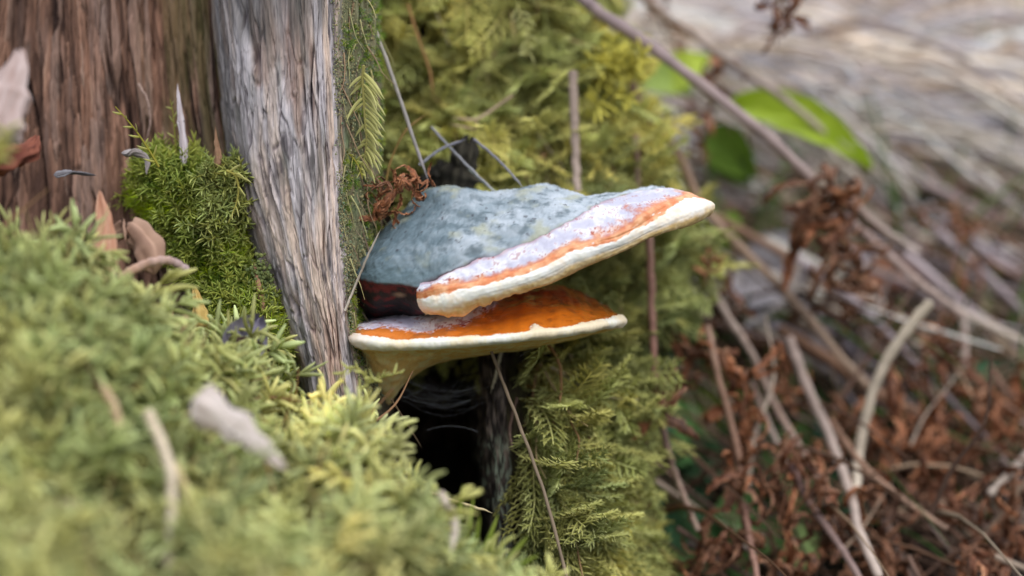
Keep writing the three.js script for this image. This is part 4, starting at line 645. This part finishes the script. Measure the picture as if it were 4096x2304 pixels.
const DL = (label, a, b, w, c0, c1, sd, roll, o) => leaf('dead_leaf', 'dead leaf', label, a, b, w, c0, c1, sd, roll, { tooth: 0.02, curl: 0.3, ...o }, M.dead);
DL('purple-grey dead leaf caught at the foot of the grey wood ridge', [575, 925, 0.642], [652, 800, 0.65], 0.0085, S(112, 104, 122), S(150, 146, 166), 20, 1.0);
DL('brown folded dead leaf under the purple-grey one', [560, 935, 0.64], [690, 905, 0.645], 0.010, S(88, 66, 68), S(118, 92, 92), 21, 1.2);
DL('large pale grey dead leaf lying between the crossing stems', [1850, 690, 1.0], [2020, 760, 0.98], 0.03, S(138, 132, 140), S(170, 164, 168), 22, 0.7, { arch: 0.08 });
DL('grey dead leaf strip hanging by the long bent stem', [2070, 800, 0.98], [2150, 920, 0.97], 0.012, S(140, 132, 142), S(166, 160, 170), 23, 1.2);
DL('red-brown dead leaf lying on the straw of the slope', [2280, 330, 1.9], [2400, 300, 1.9], 0.035, S(120, 66, 54), S(150, 96, 80), 24, 0.9);
DL('pale pinkish dead leaf at the bottom edge beside the green grass stem', [2310, 1490, 0.94], [2390, 1290, 0.96], 0.017, S(176, 150, 138), S(200, 178, 164), 25, 1.0);
DL('brown dead leaf lying right of the pale slanting stem', [2310, 1330, 0.95], [2450, 1290, 0.95], 0.008, S(118, 78, 58), S(150, 106, 82), 26, 0.9);
DL('dark brown dead leaf under the long bent stem', [2150, 730, 1.0], [2330, 740, 1.0], 0.012, S(140, 96, 74), S(176, 130, 104), 27, 0.8);
{ // small green fern leaf behind the ferns
  const c0 = at(790, 430, 0.93), g = thing('green_fern', 'small fresh green fern leaf behind the middle stems', 'fern', c0), m = M.leaf, geo = leafGeo(0.02, 0.0042, S(126, 160, 100), S(160, 190, 130), 3, { tooth: 0.2 });
  for (const [x, y, a] of [[780, 412, 2.3], [790, 404, 1.5], [775, 428, 3.3], [800, 420, 0.9], [806, 434, 0.2], [790, 440, -0.8], [780, 446, -2.2], [808, 448, -0.5]]) { const l = meshOf('leaflet', geo, m, g); l.position.copy(at(x, y, 0.93)).sub(c0); l.rotation.set(1.2, 0, 0); l.rotateY(a); }
}
// ------------------------------------------------------------------ single moss shoots and fronds that stand out
function shootAt(label, pts, d, leafLen, w, c, n, sd, o = {}) {       // stem path in the measured view with separate leaves
  const path = smoothPath(pts.map(([x, y], k) => at(x * H, y * H, Array.isArray(d) ? lerp(d[0], d[1], k / (pts.length - 1)) : d)), 24), g = thing('moss_shoot', label, 'moss shoot', path[0]), r = rng(sd), o0 = path[0];
  const loc = path.map((p) => p.clone().sub(o0)), b = new MB(); b.tube(loc, loc.map((_, k) => w * 0.8 * (1 - 0.6 * k / 24)), 5, mixc(c, S(120, 96, 52), 0.3)); meshOf('stem', b.geo(), M.moss, g);
  for (let k = 0; k < n; k++) {
    const t = 0.08 + 0.9 * (k + 0.4 * r()) / n, i = Math.min(23, Math.floor(t * 24)), T = loc[i + 1].clone().sub(loc[i]).normalize(), out = o.side ? V(...o.side).multiplyScalar(r() < 0.8 ? 1 : -0.6).add(jitter(r, 0.4)) : V(k % 2 ? 1 : -1, 0.3, 0.5).add(jitter(r, 0.5)); out.addScaledVector(T, -out.dot(T)).normalize();
    const lb = new MB(), q = mixc(c, S(96, 96, 44), 0.35 * r()); leafTube(lb, V(), T.clone().multiplyScalar(0.7).add(out), V(0, o.droop ?? -0.5, 0).add(jitter(r, 0.4)), leafLen * (0.6 + 0.7 * r()) * (1 - 0.3 * t), w, q, mixc(q, S(226, 224, 160), 0.6), 0.45, 5, 5);
    meshOf('leaf', lb.geo(), M.moss, g).position.copy(loc[i]);
  }
}
shootAt('large yellow-green hanging moss frond on the lichen edge above the upper bracket', [[915, 165], [912, 200], [915, 245], [918, 300], [922, 350], [918, 390], [905, 430]], [0.672, 0.685], 0.0125, 0.00095, S(204, 200, 122), 44, 61, { side: [1, -0.35, 0.3], droop: -0.55 });
shootAt('thin moss shoot standing before the brown rotten wood', [[400, 420], [370, 370], [335, 320], [290, 268]], 0.675, 0.005, 0.0007, S(172, 168, 62), 9, 62, { droop: 0.2 });
shootAt('second upright moss shoot right of the thin one', [[445, 400], [440, 340], [436, 290], [428, 250]], 0.70, 0.005, 0.0006, S(150, 152, 66), 8, 63, { droop: 0.2 });
shootAt('pale moss frond hanging in the moss near the top edge', [[1300, 10], [1310, 40], [1325, 80], [1330, 120], [1322, 145]], 0.755, 0.007, 0.0007, S(196, 194, 124), 13, 64);
shootAt('pale moss shoot hooked over the foot of the lower bracket', [[960, 960], [925, 950], [895, 925], [870, 930], [850, 960]], 0.632, 0.006, 0.0008, S(206, 206, 120), 12, 65, { droop: 0.6 });
shootAt('pale moss shoot pointing at the pore surface of the lower bracket', [[900, 990], [930, 960], [975, 945], [1015, 935]], 0.634, 0.006, 0.0008, S(214, 214, 130), 10, 66, { droop: 0.5 });
shootAt('small yellow moss sprig on the lichen edge left of the crumbs', [[870, 380], [890, 400], [905, 425], [912, 450]], 0.68, 0.0045, 0.0005, S(180, 176, 72), 8, 67);
shootAt('drooping green moss shoot at the right side of the bright green cushion', [[570, 430], [590, 440], [600, 470], [595, 510], [575, 560]], 0.68, 0.0065, 0.0008, S(190, 184, 92), 9, 68, { side: [0.6, 0.3, 0.5] });
shootAt('pale blurred moss shoot at the left edge before the broken wood', [[-20, 420], [0, 390], [12, 350], [20, 318]], 0.54, 0.009, 0.0012, S(196, 192, 96), 8, 69);
{ // yellow moss sprig behind, right
  const g = thing('moss_tuft', 'bright yellow moss tuft at the top of the mossy flank', 'moss', at(600, 86, 0.79)), r = rng(5), m = M.moss.clone(); m.color.setRGB(1.35, 1.25, 0.5);
  for (let k = 0; k < 16; k++) { const q = meshOf('shoot', shoots[k % 6], m, g); q.applyMatrix4(place(at(584 + 30 * r(), 70 + 36 * r(), 0.785 + 0.02 * r()).sub(g.position), V(0.3, 0.6, 0.6).add(jitter(r, 0.6)), r() * 6, 1 + 0.4 * r())); }
}
{ // bright blades at the right end of the bank
  const g = thing('grass_tuft', 'bright green tuft of pointed blades at the right end of the moss bank', 'grass tuft', at(478, 545, 0.61)), r = rng(8);
  for (const [x, y, tx, ty] of [[1145, 1400, 1160, 1215], [1160, 1420, 1195, 1255], [1120, 1400, 1105, 1265], [1180, 1430, 1215, 1290], [1195, 1430, 1260, 1300], [1150, 1440, 1145, 1290], [1210, 1440, 1285, 1345], [1225, 1440, 1240, 1330], [1240, 1450, 1330, 1350], [1185, 1440, 1170, 1310], [1265, 1450, 1360, 1390], [1205, 1450, 1225, 1370]]) {
    const d = 0.605 + 0.02 * r(), a = at(x * H, y * H, d).sub(g.position), q = at(tx * H, ty * H, d - 0.006).sub(g.position), b = new MB(); leafTube(b, a, q.clone().sub(a), jitter(r, 0.25), q.distanceTo(a), 0.0016, S(96, 128, 34), S(176, 192, 84), 0.3, 6, 5); meshOf('blade', b.geo(), M.moss, g);
  }
}
// ------------------------------------------------------------------ wood chips, splinters, stub
function chunk(name, cat, label, pts, d, rad, c0, c1, sd, flat = 0.5, tip = 0.5) {   // an uneven splinter of wood with fibres
  const P = smoothPath(pts.map(([x, y], k) => at(x * H, y * H, Array.isArray(d) ? lerp(d[0], d[1], k / (pts.length - 1)) : d)), 30), b = new MB(), SD = 26, W = SD;
  let side = V(1, 0, 0.2), o0 = P[0];
  b.grid(W, 30, (u, v) => { const k = Math.round(v * 30 * (1 - (v > 0.5 ? 0.28 * Math.abs(noise(Math.cos(u * 6.283) * 3, Math.sin(u * 6.283) * 3, sd)) : 0))), T = P[Math.min(k + 1, 30)].clone().sub(P[Math.max(k - 1, 0)]).normalize(), s = side.clone().addScaledVector(T, -side.dot(T)).normalize(), n = T.clone().cross(s), a = u * 2 * Math.PI, env = sstep(-0.02, 0.1, v) * Math.pow(1.001 - v, tip) * (1 + 0.35 * noise(v * 7, sd, 2)), f = 1 + 0.6 * noise(Math.cos(a) * 2.4, Math.sin(a) * 2.4 + sd, v * 2.4) + 0.4 * noise(Math.cos(a) * 6, Math.sin(a) * 6 + sd, v * 2); return P[k].clone().sub(o0).addScaledVector(s, Math.cos(a) * rad * H * K * 0.65 * env * f).addScaledVector(n, Math.sin(a) * rad * H * K * 0.65 * flat * env * f); },
    (u, v) => { const a = u * 2 * Math.PI, k = fbm(Math.cos(a) * 6, Math.sin(a) * 6 + sd, v * 2.4, 4) * 0.5 + 0.5; return mixc(c0, c1, sstep(0.25, 0.7, k)); });
  const m = meshOf(name, b.geo(), M.wood); m.position.copy(o0); return tag(m, label, cat);
}
chunk('wood_chip', 'wood chip', 'whitish weathered wood chip lying in the foreground moss', [[485, 1005], [560, 1050], [640, 1110], [720, 1180]], [0.552, 0.545], 44, S(190, 172, 162), S(228, 217, 212), 3, 0.45);
chunk('wood_splinter', 'wood splinter', 'broken pale wood splinter standing at the left edge', [[-30, 360], [-5, 280], [25, 210], [50, 120]], [0.575, 0.6], 70, S(150, 124, 116), S(190, 172, 168), 4, 0.6);
chunk('wood_splinter', 'wood splinter', 'dark red-brown wood lump under the broken pale splinter', [[-40, 420], [20, 395], [70, 380], [95, 340]], [0.62, 0.65], 44, S(88, 44, 36), S(140, 84, 66), 5, 0.7);
chunk('wood_splinter', 'wood splinter', 'upright pinkish splinter in the moss left of the fibrous one', [[235, 740], [255, 650], [262, 560], [248, 478]], [0.618, 0.635], 36, S(166, 112, 86), S(206, 164, 140), 6, 0.5);
chunk('wood_splinter', 'wood splinter', 'fibrous brown splinter bent over between pale moss and green cushion', [[390, 690], [370, 620], [330, 575], [290, 590], [265, 640]], [0.64, 0.648], 38, S(118, 88, 74), S(188, 154, 134), 7, 0.6);
chunk('wood_splinter', 'wood splinter', 'grey wood scrap lying across behind the moss at the left', [[135, 440], [180, 434], [245, 442]], [0.69, 0.69], 13, S(96, 92, 96), S(140, 138, 144), 8, 0.5);
chunk('wood_splinter', 'wood splinter', 'thin white spike rising from the green cushion', [[462, 420], [460, 340], [452, 270], [446, 208]], [0.695, 0.70], 11, S(150, 128, 122), S(222, 214, 222), 9, 0.6);
chunk('wood_splinter', 'wood splinter', 'short tan spike against the grey wood ridge', [[548, 420], [546, 370], [541, 315]], [0.69, 0.69], 10, S(130, 98, 76), S(170, 134, 108), 10, 0.4, 0.7);
chunk('wood_splinter', 'wood splinter', 'white curled scrap beside the thin moss shoot', [[305, 385], [340, 385], [370, 400], [368, 440]], [0.69, 0.69], 13, S(140, 128, 126), S(176, 168, 168), 11, 0.6);
chunk('wood_splinter', 'wood splinter', 'tan splinter in the green cushion at the foot of the ridge', [[505, 830], [498, 770], [488, 720]], [0.665, 0.67], 20, S(170, 140, 76), S(206, 178, 110), 12, 0.6);
chunk('wood_splinter', 'wood splinter', 'narrow brown splinter standing by the foot of the grey ridge', [[690, 900], [672, 830], [655, 740], [640, 660]], [0.675, 0.685], 16, S(126, 92, 68), S(170, 132, 104), 14, 0.6);
chunk('dark_stub', 'stub', 'dark broken stub with lichen behind the cap of the upper bracket', [[1140, 500], [1150, 440], [1168, 390], [1182, 340]], [0.735, 0.728], 46, S(20, 18, 17), S(66, 62, 52), 13, 0.8, 0.3);
chunk('dark_stub', 'stub', 'low black wood lump left of the broken stub', [[1075, 500], [1100, 450], [1120, 400]], [0.745, 0.74], 46, S(18, 16, 15), S(50, 48, 42), 15, 0.8);
// ------------------------------------------------------------------ cobweb in the hollow
{
  const c0 = at(440, 390, 0.74), g = thing('cobweb', 'thin grey cobweb sheet stretched across the hollow under the lower bracket', 'cobweb', c0), r = rng(55), b = new MB(), wc = S(190, 194, 204);
  const seg = (p, q, sag, w) => { const pts = []; for (let k = 0; k <= 8; k++) { const t = k / 8; pts.push(p.clone().lerp(q, t).add(V(0, -sag * 4 * t * (1 - t), 0))); } return new MB().tube(pts, pts.map(() => w), 3, wc); };
  for (let k = 0; k < 36; k++) { const a = at(398 + 30 * r(), 378 + 24 * r(), 0.70 + 0.07 * r()).sub(c0), q = at(452 + 40 * r(), 378 + 26 * r(), 0.70 + 0.07 * r()).sub(c0), pts = []; const sag = 0.002 + 0.005 * r(); for (let i = 0; i <= 8; i++) { const t = i / 8; pts.push(a.clone().lerp(q, t).add(V(0, -sag * 4 * t * (1 - t), 0))); } b.tube(pts, pts.map(() => 0.00002 + 0.00002 * r()), 3, wc); }
  const sh = meshOf('web_sheet', b.geo(), M.web, g); sh.userData.kind = 'stuff';
  for (const [x, y, X, Y, s] of [[427, 430, 478, 432, -0.0022], [408, 381, 480, 386, 0.0035], [395, 400, 430, 384, 0.001], [402, 396, 470, 400, 0.003], [520, 356, 545, 342, 0]]) meshOf('thread', seg(at(x, y, 0.705).sub(c0), at(X, Y, 0.71).sub(c0), s, 0.00006).geo(), M.web, g);
}
// ------------------------------------------------------------------ litter and grass of the slope
function bladeGeo(sd, L, w, bow) { const r = rng(sd), b = new MB(), pts = [], n = 8; for (let k = 0; k <= n; k++) { const t = k / n; pts.push(V(t * L, bow * L * Math.sin(Math.PI * t) + 0.02 * L * (r() - 0.5), 0.06 * L * Math.sin(t * 3 + sd))); } b.tube(pts, pts.map((_, k) => w * (1 - 0.75 * k / n)), 4, LIGHT, 0.4); return b.geo(); }
const straight = [1, 2, 3].map((k) => bladeGeo(k + 9, 0.2, 0.0016 + 0.0004 * k, 0.012));
const blades = [1, 2, 3, 4].map((k) => bladeGeo(k, 0.2, 0.0014 + 0.0005 * k, 0.08 + 0.04 * k));
function lay(p, ang, tilt, s, r) { return new THREE.Matrix4().compose(p, new THREE.Quaternion().setFromEuler(new THREE.Euler((r() - 0.5) * 1.5, ang, tilt, 'YXZ')), V(s, s, s)); }
{
  const g = stuff('dry_grass', 'matted pale straw and dry grass covering the slope behind', 'dry grass'), r = rng(606), list = [];
  for (let k = 0; k < 16000; k++) {
    const d = 1.12 + 6.5 * Math.pow(r(), 1.7), x = (r() * 1.3 - 0.55) * d * 0.42 + 0.1, z = -d, p = V(x, groundY(x, z) + 0.004 + 0.02 * r(), z), t = r(), n = fbm(x * 3, z * 3, 4, 3);
    const c = n > 0.2 ? mixc(S(128, 150, 108), S(176, 182, 142), r()) : t < 0.45 ? S(224, 210, 194) : t < 0.8 ? S(204, 196, 200) : t < 0.9 ? S(166, 140, 124) : S(240, 232, 222);
    list.push({ g: k % 4, m: lay(p, -0.55 + (r() - 0.5) * 1.0, (r() - 0.35) * 0.35, (0.5 + 0.9 * r()) * (0.8 + 0.25 * d), r), c: shade(c, r, 0.5) });
  }
  for (let k = 0; k < 1600; k++) {                                    // flat bundles of old fronds and straw
    const d = 1.45 + 5 * Math.pow(r(), 1.4), x = (r() * 1.25 - 0.5) * d * 0.42 + 0.1, z = -d, p = V(x, groundY(x, z) + 0.01 + 0.03 * r(), z), t = r(), c = t < 0.3 ? S(214, 198, 170) : t < 0.5 ? S(172, 165, 164) : t < 0.64 ? S(122, 92, 76) : t < 0.8 ? S(120, 138, 96) : t < 0.84 ? S(232, 224, 214) : S(96, 92, 96), q = lay(p, -0.5 + (r() - 0.5) * 0.8, (r() - 0.4) * 0.3, 1, r), s = (0.6 + 0.7 * r()) * (0.6 + 0.25 * d);
    list.push({ m: q.scale(V(s, s * 2.2, s * (3 + 4 * r()))), c: shade(c, r, 0.4), g: 4 + (k % 3) });
  }
  scatter(g, 'grass_blade', [...blades, ...straight], M.straw, list);
}
{
  const g = stuff('leaf_litter', 'brown fern scraps, stalks and leaf crumbs littering the ground beside the stump', 'litter'), r = rng(707), list = [], l2 = [];
  for (let k = 0; k < 120; k++) { const d = 0.84 + 0.5 * r(), x = (0.05 + 0.4 * r()) * d, z = -d, s = 0.006 + 0.014 * r(); list.push({ m: lay(V(x, groundY(x, z) + 0.012 * r(), z), r() * 6.28, r() * 3, s, r), c: shade(mixc([0.8, 0.8, 0.8], [1.5, 1.3, 1.15], r()), r, 0.6) }); }
  list.forEach((q) => q.m.scale(V(1.5, 1.5, 1.5)));
  scatter(g, 'fern_scrap', curls, M.dead, list);
  for (let k = 0; k < 800; k++) { const d = 0.8 + 0.5 * r(), x = (0.0 + 0.45 * r()) * d, z = -d, t = r(); l2.push({ m: lay(V(x, groundY(x, z) + 0.002 + 0.02 * r(), z), -0.6 + (r() - 0.5) * 1.6, (r() - 0.4) * 0.5, 0.25 + 0.6 * r(), r), c: shade(t < 0.4 ? S(120, 92, 74) : t < 0.55 ? S(172, 152, 130) : t < 0.85 ? S(92, 68, 56) : S(88, 110, 58), r, 0.5) }); }
  scatter(g, 'stalk', blades, M.straw, l2);
}
{
  const g = stuff('stalk_tangle', 'tangle of thin dry stalks filling the slope right of the stump', 'stalks'), r = rng(909), list = [];
  for (let k = 0; k < 330; k++) {
    const py = 20 + 580 * r(), px0 = 650 + 400 * r(), d = bankDepth(py) - 0.005 - 0.06 * r(), a = (r() < 0.85 ? -0.5 - 0.75 * r() : 0.5 + 0.9 * r()), dir = V(Math.cos(a), Math.sin(a), (r() - 0.5) * 0.7), t = r();
    list.push({ m: place(at(px0, py, d), dir, r() * 6.28, 0.22 + 0.5 * r() * r()), c: shade(t < 0.35 ? S(134, 106, 92) : t < 0.55 ? S(176, 158, 142) : t < 0.85 ? S(98, 74, 62) : S(140, 122, 116), r, 0.5) });
  }
  scatter(g, 'stalk', uprights, M.straw, list);
}
{
  const g = stuff('grass', 'sparse green grass blades growing between the ferns and stalks on the right', 'grass'), r = rng(1111), list = [];
  for (let k = 0; k < 420; k++) { const d = 0.86 + 0.6 * r(), x = (0.05 + 0.4 * r()) * d, z = -d; list.push({ m: place(V(x, groundY(x, z), z), V(0, 1, 0.1).add(jitter(r, 0.7)), r() * 6.28, 0.3 + 0.45 * r()), c: shade(mixc(S(84, 120, 56), S(140, 160, 96), r()), r, 0.5) }); }
  scatter(g, 'blade', uprights, M.leaf, list);
}
{
  const g = stuff('slope_litter', 'pale dead leaves and long bleached stalks strewn over the slope at the upper right', 'litter'), r = rng(1212), list = [], geos = [1, 2, 3].map((k) => leafGeo(0.05, 0.014, [0.75, 0.75, 0.75], [1, 1, 1], k + 20, { curl: 0.3 }));
  for (let k = 0; k < 900; k++) { const d = 1.15 + 2.2 * r(), x = (0.02 + 0.42 * r()) * d, z = -d, t = r(); list.push({ g: k % 3, m: lay(V(x, groundY(x, z) + 0.02 + 0.03 * r(), z), -0.5 + (r() - 0.5) * 1.4, (r() - 0.5) * 0.9, 0.5 + 1.1 * r(), r), c: shade(t < 0.25 ? S(232, 224, 220) : t < 0.45 ? S(172, 166, 170) : t < 0.62 ? S(126, 86, 70) : t < 0.78 ? S(206, 182, 148) : t < 0.9 ? S(118, 142, 92) : S(70, 66, 70), r, 0.4) }); }
  for (let k = 0; k < 320; k++) { const py = -10 + 300 * r(), px0 = 620 + 400 * r(), d = bankDepth(Math.max(0, py)) - 0.02 - 0.1 * r(), a = -0.35 - 0.35 * r(), t = r(); list.push({ g: 3 + (k % 3), m: place(at(px0, py, d), V(Math.cos(a), Math.sin(a), 0.5 * (r() - 0.2)), r() * 6.28, 0.4 + 0.5 * r()), c: shade(t < 0.3 ? S(210, 198, 184) : t < 0.7 ? S(170, 158, 164) : S(136, 108, 96), r, 0.4) }); }
  scatter(g, 'leaf', [...geos, ...uprights], M.straw, list);
}
{
  const g = stuff('ground_plants', 'blurred small green leaves scattered over the litter and the slope', 'ground plants'), r = rng(1010), list = [], geos = [1, 2, 3].map((k) => leafGeo(0.03, 0.011, [0.8, 0.8, 0.8], [1, 1, 1], k));
  for (let k = 0; k < 800; k++) { const d = 0.8 + 1.3 * r() * r(), x = (0.05 + 0.4 * r()) * d, z = -d; if (fbm(x * 7, z * 7, 6, 2) < 0.02) continue; list.push({ m: place(V(x, groundY(x, z) + 0.012 + 0.03 * r(), z), V(0, 0.6, 1).add(jitter(r, 0.6)), r() * 6.28, 0.5 + 0.7 * r()), c: shade(r() < 0.5 ? S(104, 148, 84) : S(84, 128, 92), r, 0.6) }); }
  scatter(g, 'leaf', geos, M.leaf, list);
}
{
  const g = stuff('ground_moss', 'dim green moss on the ground at the foot of the stump', 'moss'), r = rng(808), list = [];
  for (let k = 0; k < 2600; k++) { const d = 0.80 + 0.6 * r(), x = (0.02 + 0.3 * r() * r()) * d, z = -d; if (fbm(x * 9, z * 9, 2, 2) < -0.05) continue; list.push({ m: place(V(x, groundY(x, z), z), V(0, 1, 0.3).add(jitter(r, 0.5)), r() * 6.28, 0.9 + 0.7 * r()), c: shade([0.6, 0.72, 0.42], r, 0.5) }); }
  for (let k = 0; k < 420; k++) { const py = 400 + 80 * r(), px = 650 + 60 * r() * (1 + (py - 400) / 200), p = at(px, py, 0.9 + 0.03 * r()); list.push({ m: place(p, V(0.2, 0.4, 0.8).add(jitter(r, 0.6)), r() * 6.28, 1 + 0.6 * r()), c: shade([0.62, 0.74, 0.4], r, 0.5) }); }
  scatter(g, 'moss_shoot', shoots, M.moss, list);
}
{ // dark log far up the slope
  const c0 = at(932, 12, 2.5), b = new MB(), pts = [...Array(13).keys()].map((k) => V(-0.16 + 0.027 * k, 0.012 * noise(k * 0.5, 2, 2), 0.02 * noise(k * 0.4, 8, 1)));
  const g = thing('fallen_log', 'dark fallen log end far up the straw slope at the upper right', 'log', c0);
  b.tube(pts, pts.map((_, k) => 0.052 * (1 + 0.25 * noise(k * 0.6, 3, 3)) * (k === 0 || k === 12 ? 0.7 : 1)), 16, pts.map((_, k) => mixc(S(120, 110, 120), S(170, 160, 168), noise(k, 1, 1) * 0.5 + 0.5))); meshOf('trunk', b.geo(), M.wood, g);
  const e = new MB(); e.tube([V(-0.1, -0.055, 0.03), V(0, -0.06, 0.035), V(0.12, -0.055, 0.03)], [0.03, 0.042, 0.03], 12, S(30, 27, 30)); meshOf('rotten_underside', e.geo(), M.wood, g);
}
renderer.render(scene, camera);
